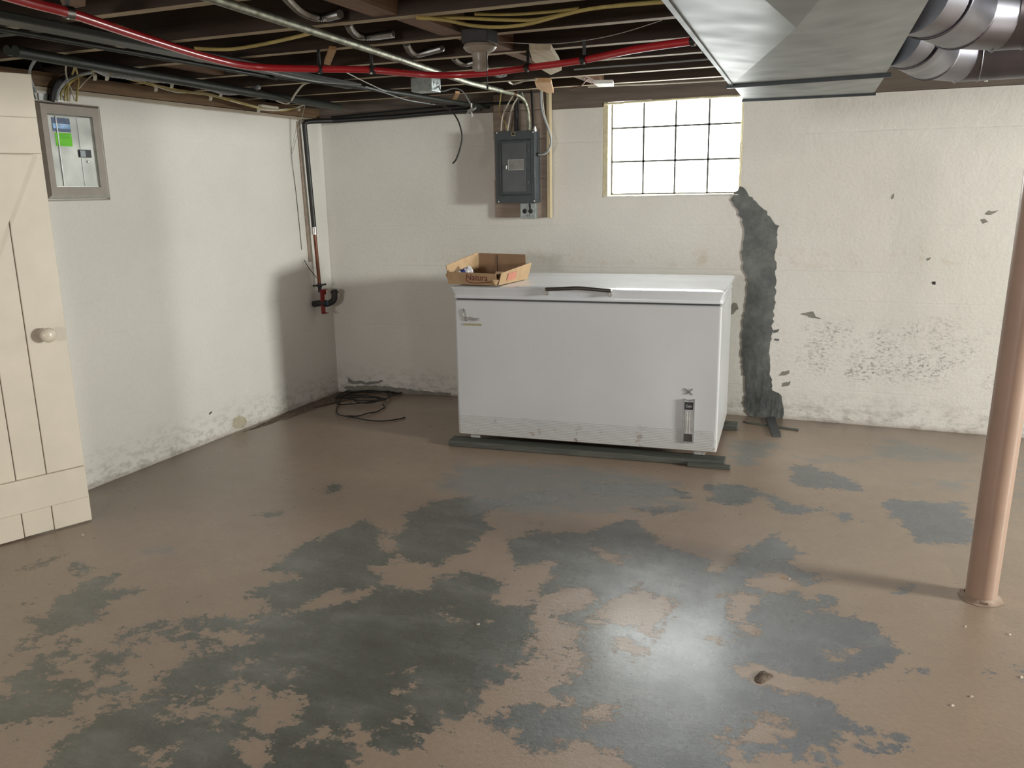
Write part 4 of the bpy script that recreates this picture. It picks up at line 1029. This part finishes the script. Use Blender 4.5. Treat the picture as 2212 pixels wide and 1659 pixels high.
for r_i in range(4): plate('label_line', (122, 290 + 3.0 * r_i), (152 - 3 * (r_i % 2), 290.8 + 3.0 * r_i), 'limeprint', GL, 0.0004, 0.0015)
plate('label_line', (122, 311), (150, 311.8), 'limeprint', GL, 0.0004, 0.0015)
BW = plate('breaker_switch', (168, 323), (197, 341), 'blackplastic', DR, 0.004)
plate('switch_toggle', (170, 325), (183, 339), 'graydoor', BW, 0.004, 0.004)
MB().lathe([(0, 0.007), (0.006, 0.006), (0.008, 0)], (DRX, *sp(190, 350)), (1, 0, 0), 12).build('latch', 'bright_edge', DR, smooth=True)
for q in ((207, 281), (221, 382)):
    p = on(0, PX + 0.026, *q); MB().lathe([(0, 0.0045), (0.006, 0.004), (0.007, 0)], (PX + 0.022, p.y, p.z), (1, 0, 0), 10).build('screw', 'dullmetal', SP)
# box back behind the trim and conduit stubs
MB().box((XL + 0.0005, 2.84, 1.826), (XL + 0.01, 2.98, 1.855)).build('knockout_plate', 'dullmetal', SP)
# cables feeding it
W1 = XL + 0.03
def lw(x, *pts):
    out = []
    for p_ in pts:
        v = on(0, x, *p_)
        out.append(v if v.z < 1.936 else on(2, 1.936, *p_))
    return out
cable('cable', lw(W1, (78, 200), (66, 170), (65, 150), (78, 128), (95, 120)), 0.006, 'cable_gray', 'thick grey cable looping past the door top into the silver panel')
cable('cable', lw(W1, (66, 180), (72, 200), (77, 214)), 0.003, 'cable_black', 'thin black cable at the upper left corner of the silver panel')
cable('cable', lw(W1 - .005, (112, 218), (115, 195), (124, 178), (140, 168), (160, 160)), 0.012, 'darkiron', 'thick dark service cable entering the silver panel top')
cable('cable', lw(W1, (122, 216), (126, 196), (140, 178), (165, 162), (200, 156)), 0.008, 'cable_gray', 'grey service cable beside the thick dark one above the silver panel')
yg = 'yellow cables dropping into the silver panel'
cable('cable', lw(W1 + .01, (146, 218), (147, 190), (152, 170), (160, 150), (162, 135)), 0.0045, 'cable_yellow', 'yellow cable dropping into the silver panel, straight middle one')
cable('cable', lw(W1 + .015, (165, 219), (168, 190), (169, 170), (164, 148), (160, 135)), 0.0045, 'cable_yellow', 'yellow cable dropping into the silver panel, rightmost of the drop')
cable('cable', lw(W1 + .005, (140, 218), (142, 196), (152, 180), (172, 166), (200, 157), (204, 156)), 0.004, 'cable_yellow', 'yellow cable arcing from the silver panel to the first white clip')
cable('cable', lw(W1 + .002, (131, 216), (133, 200), (146, 182), (170, 165), (205, 153)), 0.0035, 'cable_yellow', 'leftmost yellow cable curling out of the silver panel top')
cable('cable', lw(W1 + .012, (162, 218), (155, 196), (146, 175), (142, 150), (146, 130)), 0.0035, 'cable_cream', 'cream cable crossing the yellow ones above the silver panel')
cable('cable', lw(W1 + .002, (170, 192), (182, 178), (196, 165), (206, 160)), 0.003, 'cable_cream', 'short cream cable right of the yellow drop')
# bundles along the left wall top
cable('cable', lw(W1, (180, 133), (205, 148), (230, 160)), 0.014, 'cable_gray', 'thick pale grey cable slanting down to the wall bundle')
def twisted(name, pts, r, mat, label, turns):
    P = smoothpath(pts, 14); r_ = empty(name, P[len(P) // 2], label, 'cable')
    for s in range(3):
        Q = []
        for i, p in enumerate(P):
            t_ = 2 * math.pi * (turns * i / len(P) + s / 3)
            Q.append(p + Vector((math.cos(t_), 0, math.sin(t_))) * r * 0.95)
        MB().tube(Q, r, 8).build('strand', mat, r_, smooth=True)
twisted('twisted_cable', lw(XL + 0.15, (230, 160), (290, 168), (370, 176), (440, 188), (490, 201), (530, 197), (560, 188)), 0.0065, 'cable_gray', 'thick twisted grey service cable along the top of the left wall', 16)
for i, (dx, lab) in enumerate(((0, 'upper yellow cable of the sagging bundle on the left wall'), (3, 'lower yellow cable of the sagging bundle on the left wall'))):
    cable('cable', lw(XL + 0.10 + 0.02 * i, (228, 158), (300, 174 + dx), (338, 184 + dx), (400, 196 + dx), (450, 202 + dx * 1.3), (500, 215 + dx), (560, 231 + dx), (610, 236 + dx), (640, 232)), 0.0038, 'cable_yellow', lab)
cable('cable', lw(XL + 0.12, (330, 184), (380, 199), (420, 200), (460, 207), (520, 224), (560, 232)), 0.0035, 'cable_cream', 'cream cable woven through the sagging yellow bundle')
cable('cable', lw(XL + 0.12, (560, 236), (600, 238), (640, 232), (665, 222)), 0.006, 'cable_cream', 'cream cable curling at the right end of the wall bundle')
cable('cable', [on(2, 1.93, 672, 177), on(2, 1.92, 655, 183), on(2, 1.91, 638, 203), on(2, 1.9, 625, 222), on(2, 1.9, 610, 222), on(2, 1.9, 597, 217)], 0.005, 'cable_cream', 'cream cable looping down beside the dark double conduit')
for q, wh in (((205, 163), 'nearest the silver panel'), ((231, 163), 'where the grey cable ends'), ((337, 188), 'holding the left dip of the yellow bundle'), ((371, 180), 'on the left half of the twisted cable'), ((455, 208), 'at the middle of the yellow bundle'), ((477, 200), 'on the right half of the twisted cable'), ((558, 235), 'left of the cream tape wrap'), ((646, 232), 'closest to the far corner')):
    c = lw(XL + 0.11, q)[0]
    o = MB().box((c.x - 0.007, c.y - 0.006, c.z - 0.016), (c.x + 0.007, c.y + 0.006, c.z + 0.006)).box((c.x - 0.012, c.y - .004, c.z - .022), (c.x + .004, c.y + .004, c.z - .014)).build('cable_clip', 'clamp', None, bevel=0.002)
    tag(o, 'small pale cable clip on left wall, ' + wh, 'clip', 'cable clips on the left wall')
o = MB()
c = on(0, XL + 0.12, 580, 230); o.box((c.x - 0.015, c.y - 0.08, c.z - 0.010), (c.x + 0.015, c.y + 0.08, c.z + 0.006)); tag(o.build('cable_cover', 'cable_cream', None, bevel=0.005), 'crumpled cream tape wrap on cables near the far left corner', 'tape')

# ================================================================== SLATE GREY PANEL ON THE BACKBOARD
YB = 5.182
def q(px, py, y=None): return on(1, YB - 0.02 if y is None else y, px, py)
BBD = empty('backboard', (-2.07, 5.17, 1.22), 'weathered plank backboard behind the slate grey panel', 'board')
a = q(1067, 283); b = q(1179, 470)
xl_, xr_ = q(1066, 300).x, q(1180, 300).x
zb = [q(1120, 470).z, q(1180, 385).z, q(1180, 299).z, 1.885, 1.99]
for i in range(4):
    MB().box((xl_ + (0.004 if i % 2 else 0), YB - 0.020 - (0.002 if i == 2 else 0), zb[i] + 0.001), (xr_, yw(-2.27) - 0.002 - 0.012 * (i == 3) , zb[i + 1] - 0.001)).build('plank', 'backboard', BBD, bevel=0.002)
xa = q(1182, 300).x
MB().box((xa, YB - 0.034, zb[0] - 0.004), (xa + 0.022, yw(-1.9) - 0.015, 1.985)).build('batten', 'batten', BBD, bevel=0.002)
PY = YB - 0.021; PF = PY - 0.105
GPN = empty('breaker_panel', (-2.1, PY, 1.3), 'slate grey breaker panel mounted on the plank backboard left of the window', 'electrical panel')
def g_(px, py): return on(1, PF, px, py)
gx0, gx1 = g_(1070, 360).x, g_(1155, 360).x; gz1, gz0 = g_(1110, 283).z, g_(1110, 439).z
MB().box((gx0 + 0.004, PF + 0.004, gz0 + 0.003), (gx1 - 0.002, PY, gz1 - 0.003)).build('enclosure', 'graypanel', GPN, bevel=0.002)
FRT = MB().box((gx0, PF, gz0), (gx1, PF + 0.005, gz1)).build('front_cover', 'graypanel', GPN, bevel=0.002)
dx0, dx1 = g_(1083, 330).x, g_(1146, 330).x; dz1, dz0 = g_(1110, 304).z, g_(1110, 420).z
MB().tube([Vector((x, PF - 0.002, z)) for x, z in ((dx0 - .006, dz0 - .006), (dx1 + .006, dz0 - .006), (dx1 + .006, dz1 + .006), (dx0 - .006, dz1 + .006), (dx0 - .006, dz0 - .006))], 0.0035, 8).build('cover_ridge', 'graypanel', FRT, smooth=True)
GD = MB().box((dx0, PF - 0.006, dz0), (dx1, PF + 0.001, dz1)).build('panel_door', 'graypanel', GPN, bevel=0.003)
ix0, ix1 = g_(1086, 340).x, g_(1136, 340).x; iz1, iz0 = g_(1110, 309).z, g_(1110, 414).z
MB().box((ix0, PF - 0.0075, iz0), (ix1, PF - 0.005, iz1)).build('door_face', 'graydoor', GD, bevel=0.001)
lx0, lx1 = g_(1099, 357).x, g_(1132, 357).x; lz1, lz0 = g_(1110, 345).z, g_(1110, 367).z
LP = MB().box((lx0, PF - 0.0085, lz0), (lx1, PF - 0.007, lz1)).build('door_label', 'dullmetal', GD)
MB().tube([Vector((x, PF - 0.009, z)) for x, z in ((lx0, lz0), (lx1, lz0), (lx1, lz1), (lx0, lz1), (lx0, lz0))], 0.001, 6).build('label_border', 'whiteprint', GD)
c = g_(1095, 361); MB().box((c.x - 0.005, PF - 0.016, c.z - 0.014), (c.x + 0.004, PF - 0.006, c.z + 0.010)).build('door_latch', 'chrome', GD, bevel=0.002)
c = g_(1109, 289); LG = MB().box((c.x - 0.013, PF - 0.002, c.z - 0.012), (c.x + 0.013, PF, c.z + 0.012)).build('maker_plate', 'gold', FRT)
MB().box((c.x - 0.009, PF - 0.003, c.z - 0.008), (c.x + 0.009, PF - 0.0018, c.z + 0.008)).build('plate_square', 'blackplastic', FRT)
for qq in ((1073, 287), (1151, 285), (1077, 436), (1154, 434)):
    c = g_(*qq); MB().lathe([(0, 0.005), (0.003, 0.004), (0.004, 0)], (c.x, PF, c.z), (0, -1, 0), 10).build('screw', 'bright_edge', FRT)
for zq in (325, 394):
    c = g_(1142, zq); MB().box((c.x - .002, PF - .010, c.z - .006), (c.x + .002, PF - .005, c.z + .006)).build('hinge_pin', 'dullmetal', GD)
# outlet box below
OY = PY - 0.05
ox0, ox1 = on(1, OY, 1124, 455).x, on(1, OY, 1156, 455).x; oz1, oz0 = gz0 - 0.002, on(1, OY, 1140, 472).z
OB = MB().box((ox0, OY, oz0), (ox1, PY, oz1)).build('outlet_box', 'jbox', None, bevel=0.002)
tag(OB, 'small metal outlet box with two black sockets under the slate panel', 'outlet')
for sx_ in (-0.020, 0.020):
    cx_ = (ox0 + ox1) / 2 + sx_
    MB().lathe([(0, 0.015), (0.003, 0.015), (0.004, 0.013), (0.005, 0.0)], (cx_, OY, (oz0 + oz1) / 2 - 0.002), (0, -1, 0), 20).build('socket', 'blackplastic', OB, smooth=True)
MB().obox(Vector(((ox0 + ox1) / 2 + 0.012, OY - 0.008, (oz0 + oz1) / 2)), (0.012, 0, 0), (0, 0.008, 0), (-0.003, 0, 0.045)).build('cover_tab', 'blackplastic', OB, bevel=0.002)
for k_i in (-0.012, 0, 0.012):
    MB().box(((ox0 + ox1) / 2 + k_i - .001, OY - 0.002, oz0 + 0.012), ((ox0 + ox1) / 2 + k_i + .001, OY, oz0 + 0.028)).build('vent_slot', 'blackplastic', OB)
# cables and conduits into the slate panel
def bw_(y, *pts): return [on(1, y, *p) for p in pts]
cable('cable', bw_(5.10, (1083, 196), (1079, 230), (1080, 248), (1090, 262), (1096, 283)), 0.004, 'cable_yellow', 'tan cable twisting down to the slate panel, leftmost')
cable('cable', bw_(5.09, (1112, 200), (1100, 220), (1086, 250), (1082, 283)), 0.005, 'cable_cream', 'cream cable bowing left into the slate panel top')
cable('cable', bw_(5.085, (1122, 205), (1108, 228), (1101, 255), (1096, 283)), 0.0055, 'cable_cream', 'wider pale cable beside the bowing cream one above the slate panel')
cable('conduit', bw_(5.11, (1117, 196), (1116, 240), (1116, 283)), 0.016, 'darkiron', 'broad dark conduit entering the centre of the slate panel', 'conduit', seg=14)
cable('cable', bw_(5.08, (1127, 200), (1137, 232), (1143, 262), (1148, 281)), 0.0055, 'cable_gray', 'pale grey cable right of the galvanized bend over the slate panel')
cable('conduit', bw_(5.11, (1148, 192), (1150, 230), (1152, 278)), 0.008, 'darkiron', 'slim dark conduit at the right of the slate panel top', 'conduit')
MB_ = MB().lathe([(0, 0.011), (0.02, 0.011), (0.022, 0.008), (0.03, 0.008)], g_(1153, 284) + Vector((0, 0.02, 0)), (0, 0, 1), 14).build('cable_connector', 'bright_edge', None, smooth=True)
tag(MB_, 'bright metal cable connector on the top right of the slate panel', 'connector')
cable('cable', bw_(5.08, (1168, 194), (1169, 225), (1174, 250), (1182, 272), (1190, 300), (1188, 318), (1178, 332), (1163, 334)), 0.0065, 'cable_gray', 'thick grey cable looping right and into the side of the slate panel')
cable('cable', bw_(5.095, (1171, 194), (1173, 225), (1178, 255), (1187, 280), (1191, 300), (1186, 322), (1176, 330)), 0.004, 'cable_cream', 'thin cream cable lying along the looping grey one')
c = g_(1163, 333); MB_ = MB().lathe([(0, 0.012), (0.012, 0.012), (0.014, 0.009), (0.022, 0.009)], (gx1 - 0.002, PF + 0.05, c.z), (1, 0, 0), 14).build('cable_connector', 'darkiron', None, smooth=True)
tag(MB_, 'dark cable connector on the right side of the slate panel', 'connector')

# ================================================================== OVERHEAD FITTINGS
# flexible corrugated conduits hanging in the joist bays
def flex(pts, r, label, z=1.965):
    P = smoothpath([on(2, z, *p) for p in pts], 26)
    zz = [0.0 * math.cos(math.pi * i / (len(P) - 1)) ** 2 for i in range(len(P))]
    P = [p + Vector((0, 0, q_)) for p, q_ in zip(P, zz)]
    # resample evenly, two samples per corrugation
    L = [0]
    for a_, b_ in zip(P[:-1], P[1:]): L.append(L[-1] + (b_ - a_).length)
    n_ = max(8, int(L[-1] / 0.0035)); Q = []
    for i in range(n_ + 1):
        s_ = L[-1] * i / n_
        j = max(k for k in range(len(L)) if L[k] <= s_ + 1e-9); j = min(j, len(P) - 2)
        Q.append(P[j].lerp(P[j + 1], (s_ - L[j]) / max(L[j + 1] - L[j], 1e-9)))
    o = MB().tube(Q, r, 12, rf=lambda t_, n_=n_: 1.0 + 0.16 * (1 if int(round(t_ * n_)) % 2 else -1)).build('flexible_conduit', 'dullmetal', smooth=False)
    return tag(o, label, 'conduit', 'corrugated conduits between the joists')
flex([(610, -15), (628, 5), (650, 24), (680, 36), (705, 37), (735, 30)], 0.0125, 'corrugated metal conduit loop at the top edge, nearest of the row')
flex([(752, 52), (760, 66), (775, 77), (800, 79), (850, 73)], 0.0125, 'corrugated metal conduit loop left of the brown blocking boards')
flex([(878, 96), (886, 110), (900, 117), (925, 112), (955, 104)], 0.0125, 'corrugated metal conduit loop left of the porcelain lamp holder')
flex([(981, 126), (992, 135), (1008, 138), (1034, 132)], 0.0115, 'corrugated metal conduit loop just below the porcelain lamp holder')
flex([(1062, 154), (1074, 162), (1092, 160)], 0.011, 'short corrugated conduit end showing below the red pipe')
# blocking and scrap boards
def ceil_board(name, pix, z, th, mat, label=None, group=None):
    P = [on(2, z, *p) for p in pix]
    o = MB().prism(P, (0, 0, th)).build(name, mat, CEIL if label is None else None)
    if label: tag(o, label, 'board', group)
    return o
def blocking(x, ya, yb, w=0.035, mat='brownwood', z=1.955, skew=0.0):
    MB().obox((x, ya, z), (skew, yb - ya, 0), (w, 0, 0), (0, 0, 0.17)).build('blocking_board', mat, CEIL)
for (x, i, w) in ((-1.52, 5, 0.09), (-1.48, 4, 0.09), (-1.46, 3, 0.09), (-1.44, 2, 0.06), (-2.9, 3, 0.05), (-1.5, 6, 0.09), (-1.42, 0, 0.07)):
    ya, yb_ = JY[i + 1] + 0.0235, JY[i] - 0.0235
    blocking(x, ya, yb_, w)
ceil_board('board_scrap', [(1143, 108), (1190, 108), (1207, 134), (1213, 152), (1190, 162), (1172, 152), (1150, 130)], 1.925, 0.022, 'scrap', 'pale scrap board nailed under the joists behind the red pipe')
ceil_board('board_scrap', [(1155, 178), (1190, 178), (1196, 201), (1180, 200), (1160, 192)], 1.925, 0.022, 'clip', 'light orange scrap board above the slate panel backboard')
ceil_board('board_scrap', [(712, 106), (727, 108), (713, 141), (700, 139)], 1.937, 0.012, 'clip', 'narrow orange wood block above the first red pipe hanger')
ceil_board('board_scrap', [(984, 201), (993, 202), (984, 221), (975, 220)], 1.935, 0.012, 'clip', 'small orange wood block left of the coaxial splitter')
ceil_board('board_scrap', [(125, -10), (186, -5), (184, 14), (165, 17), (135, 12)], 1.93, 0.02, 'brownwood', 'brown board end above the red pipe at the upper left')
wb = ceil_board('board_scrap', [(1282, 181), (1324, 180), (1326, 187), (1293, 188)], 1.93, 0.018, 'whiteblock', 'small white painted block under the joists left of the window')
# porcelain pull-chain lamp holder
lc = on(2, 1.93, 1036, 80)
LH = empty('lamp_holder', (lc.x, lc.y, 1.95), 'brownish porcelain pull chain lamp holder under a dark ceiling box', 'light fixture')
MB().box((lc.x - 0.05, lc.y - 0.05, 1.905), (lc.x + 0.05, lc.y + 0.05, 1.955)).build('ceiling_box', 'darkiron', LH, bevel=0.005)
MB().lathe([(0.0, 0.056), (-0.010, 0.060), (-0.022, 0.050), (-0.030, 0.030), (-0.045, 0.027), (-0.060, 0.026), (-0.075, 0.029), (-0.088, 0.026), (-0.088, 0.018)], (lc.x, lc.y, 1.905), (0, 0, 1), 32).build('socket', 'porcelain', LH, smooth=True)
pc = Vector((lc.x + 0.035, lc.y - 0.02, 1.875))
MB().tube([pc, pc + Vector((0, 0, -0.11))], 0.0014, 6).build('pull_chain', 'cable_black', LH)
MB().lathe([(0, 0.0025), (-0.005, 0.004), (-0.012, 0.004), (-0.015, 0.001)], pc + Vector((0, 0, -0.11)), (0, 0, 1), 8).build('chain_knob', 'black', LH)
cable('string', [on(2, 1.93, 1062, 90), on(2, 1.915, 1180, 95), on(2, 1.91, 1260, 88), on(2, 1.92, 1340, 72), on(2, 1.935, 1430, 44)], 0.0013, 'string', 'thin beaded string swagged from the lamp holder towards the duct', 'string')
# metal junction box with coaxial cable and splitter
jc0 = on(2, 1.88, 890, 199); jc1 = on(2, 1.88, 938, 197)
JB = empty('junction_box', (jc0.x, jc0.y, 1.88), 'small galvanized junction box under the joist left of the slate panel', 'junction box')
MB().box((jc0.x, jc0.y - 0.01, 1.88), (jc0.x + 0.115, jc0.y + 0.09, 1.945)).build('housing', 'jbox', JB, bevel=0.003)
for dy in (0.02, 0.055):
    MB().lathe([(0, 0.010), (0.002, 0.010), (0.0025, 0.0)], (jc0.x + 0.115, jc0.y + dy, 1.915), (1, 0, 0), 12).build('knockout', 'dullmetal', JB)
cable('cable', [on(1, 3.95, 948, 182), on(1, 3.92, 950, 193), on(1, 3.9, 958, 197), on(1, 3.9, 980, 191), on(1, 3.9, 998, 196), on(1, 3.9, 1009, 211), on(1, 3.9, 1017, 226)], 0.0032, 'cable_gray', 'thin grey coaxial cable curling from the junction box')
sc = on(1, 3.9, 1018, 240)
S_ = empty('coaxial_splitter', sc, 'tiny shiny coaxial splitter dangling at the end of the grey cable', 'splitter')
MB().obox(sc + Vector((-0.016, -0.006, -0.010)), (0.032, 0, 0.014), (0, 0.012, 0), (-0.006, 0, 0.014)).build('housing', 'dullmetal', S_, bevel=0.001)
for d_ in ((-0.02, 0, -0.008), (0.002, 0, 0.03), (0.004, 0, -0.022), (0.022, 0, 0.012)):
    v_ = Vector(d_); MB().tube([sc + v_ * 0.3, sc + v_ * 1.2], 0.004, 8).build('port', 'bright_edge', S_)
# yellow cables in the bays
def ccable(pts, z, r, mat, label): return cable('cable', [on(2, z, *p) for p in pts], r, mat, label)
ccable([(420, 104), (450, 106), (500, 106), (560, 97), (630, 82), (690, 67)], 1.94, 0.0065, 'cable_yellow', 'yellow cable crossing above the red pipe behind the galvanized conduit')
ccable([(900, 38), (960, 43), (1020, 55), (1080, 58), (1140, 52), (1210, 34), (1290, 17), (1440, 4)], 1.945, 0.006, 'cable_yellow', 'lowest sagging yellow cable between the joists right of the lamp holder')
ccable([(930, 36), (1010, 39), (1100, 43), (1160, 42), (1230, 27), (1320, 13), (1440, 2)], 1.955, 0.006, 'cable_yellow', 'upper sagging yellow cable between the joists right of the lamp holder')
ccable([(1025, 30), (1100, 31), (1180, 26), (1250, 18)], 1.96, 0.005, 'cable_yellow', 'short straight yellow cable above the two sagging ones')
ccable([(250, 84), (290, 88), (1, 1)][:2] + [(330, 92)], 1.94, 0.004, 'cable_yellow', 'short yellow cable end behind the broad dark channel')
ccable([(1270, 188), (1330, 185), (1450, 180), (1575, 173)], 1.942, 0.004, 'cable_cream', 'thin cream cable along the last joist above the window')
ccable([(1233, 194), (1240, 190), (1255, 185), (1268, 170)], 1.945, 0.004, 'copper', 'short copper coloured cable end above the window left corner')
ccable([(1098, 176), (1107, 181), (1120, 179), (1135, 174), (1160, 172)], 1.935, 0.0055, 'cable_cream', 'cream cable loop above the galvanized conduit bend')
ccable([(1280, 132), (1340, 115), (1420, 98), (1500, 86)], 1.895, 0.0035, 'whiteblock', 'slim white cable running beside the right end of the red pipe')
ccable([(1240, 150), (1330, 143), (1430, 136), (1540, 127)], 1.935, 0.004, 'cable_gray', 'slim grey cable stretched to the duct edge below the red pipe')
ccable([(150, 60), (-30, 78)], 1.93, 0.008, 'conduit', 'dark cable crossing the upper left corner behind the red pipe')
c = on(2, 1.745, 1540, 119)
o = MB().lathe([(0, 0.011), (0.018, 0.011), (0.022, 0.005)], (c.x - 0.01, c.y, 1.762), (-1, 0, 0), 12).build('cable_clamp', 'black', None, smooth=True); tag(o, 'small black cable clamp on the left edge of the flat duct', 'clamp')

# ================================================================== THINGS ON THE FLOOR
def floorpath(pts, z): return [on(2, z, *p) for p in pts]
def cr(pts): return [(680 + x * 0.11754, 780 + y * 0.11754) for x, y in pts]
loops = [
 cr([(1660,1055),(1450,1100),(1200,1125),(950,1110),(750,1075),(560,1045),(430,1010),(395,930),(420,860),(440,800),(470,720),(560,640),(700,590),(900,560),(1130,545),(1300,580),(1390,640),(1400,700),(1300,760),(1100,790),(850,790),(680,760),(560,720),(430,700),(380,690),(480,610),(640,560),(820,510),(1000,495),(1200,515),(1330,560),(1400,640),(1380,710),(1250,780),(1050,835),(880,835),(740,790),(660,720),(640,640),(680,550),(800,480),(960,450),(1150,470),(1330,530),(1450,600),(1540,640)]),
 cr([(560,1045),(800,1025),(1000,985),(1180,930),(1285,875),(1250,810)]),
 cr([(440,700),(600,670),(850,655),(1100,670),(1290,720),(1300,750),(1200,790),(900,825),(650,830),(470,815),(400,760),(400,700),(520,640),(800,620),(1050,590),(1330,555),(1500,535),(1620,575),(1540,640),(1420,695),(1340,700)]),
 cr([(520,700),(760,690),(1000,690),(1200,715),(1300,745)]),
]
CO = empty('cable_coil', on(2, 0, 800, 870), 'loose coil of thin black cable on the floor in the far left corner', 'cable')
for i, L in enumerate(loops):
    P = smoothpath(floorpath(L, 0.0), 6)
    n_ = len(P)
    zmax = 0.02 if i in (0, 2) else 0.006
    P = [Vector((p.x, p.y, 0.006 + zmax * (0.5 + 0.5 * math.sin(6.0 * t_ / n_ * math.pi + i)) * min(1, t_ / (0.35 * n_) if i == 0 else 1))) for t_, p in enumerate(P)]
    for j, p in enumerate(P):
        lim = yw(p.x) - 0.012
        if p.y > lim: p.y = lim
        if p.x < XL + 0.012: p.x = XL + 0.012
    MB().tube(P, 0.0042, 8).build('cable_loop', 'cable_black', CO, smooth=True)
# black strips crossing behind the freezer
def strip(pix, mat, label, th=0.004):
    P = [on(2, 0.0, *p) for p in pix]
    return tag(MB().prism([Vector((p.x, p.y, 0.0005)) for p in P], (0, 0, th)).build('rubber_strip', mat), label, 'strip')
strip([(1606, 911), (1725, 928), (1724, 932), (1612, 915)], 'skid', 'long thin dark strip lying on the floor below the cement patch')
strip([(1655, 907), (1673, 903), (1687, 944), (1668, 944)], 'gasket', 'wider black strip crossing the thin one below the cement patch', 0.010)
# bark-like debris chunk
def lump(name, px, py, r, h, mat, label, cat, group=None, seed=1, elong=1.6, rot=0.6):
    rnd = random.Random(seed); c = on(2, 0.0, px, py); n_, seg = 5, 12; m = MB(); vs = []
    jit = [rnd.uniform(0.7, 1.15) for _ in range(seg)]
    for i in range(n_):
        f = i / (n_ - 1)
        for j in range(seg):
            t_ = 2 * math.pi * j / seg; rr = r * jit[j] * (1 - 0.75 * f ** 2) * rnd.uniform(0.93, 1.07)
            x_, y_ = rr * math.cos(t_) * elong, rr * math.sin(t_)
            vs.append(Vector((c.x + x_ * math.cos(rot) - y_ * math.sin(rot), c.y + x_ * math.sin(rot) + y_ * math.cos(rot), h * f + (rnd.uniform(-.1, .1) * h if 0 < i else 0.0))))
    m.add(vs, [(i * seg + j, i * seg + (j + 1) % seg, (i + 1) * seg + (j + 1) % seg, (i + 1) * seg + j) for i in range(n_ - 1) for j in range(seg)] + [tuple((n_ - 1) * seg + j for j in range(seg)), tuple(range(seg - 1, -1, -1))])
    return tag(m.build(name, mat), label, cat, group)
lump('debris_chunk', 1648, 1463, 0.023, 0.008, 'bark', 'brown crumbling chunk of debris on the floor, lower right of centre', 'debris', elong=1.7, rot=1.2)
for i, (px, py, r_i, wh) in enumerate(((2098, 1505, 0.005, 'the upper of two near the lower right'), (2057, 1524, 0.005, 'the lower of two near the lower right'), (2205, 1463, 0.005, 'at the right edge of the view'), (1705, 1251, 0.004, 'left of the column shadow'), (179, 1156, 0.004, 'just in front of the open door'), (1033, 1349, 0.004, 'on the large dark worn area'), (2180, 1371, 0.005, 'right of the column foot'), (2085, 1354, 0.003, 'in front of the column foot'))):
    lump('floor_chip', px, py, r_i, 0.004, 'stone', 'tiny pale chip loose on the floor, ' + wh, 'chip', 'tiny chips on the floor', seed=i + 3, elong=1.5)
o = lump('wood_sliver', 1692, 1249, 0.003, 0.003, 'clip', 'thin curled brown sliver on the floor beside the blue grey patches', 'sliver', elong=4.0, rot=0.3)
# lamp that lights the room from just outside the view
LB = empty('bare_bulb', (BULB[0], BULB[1], 1.94), 'bare lit bulb in a porcelain holder under the joists near the camera', 'light bulb')
MB().lathe([(0.0, 0.045), (-0.012, 0.045), (-0.02, 0.022), (-0.03, 0.018)], (BULB[0], BULB[1], 1.952), (0, 0, 1), 20).build('holder', 'porcelain', LB, smooth=True)
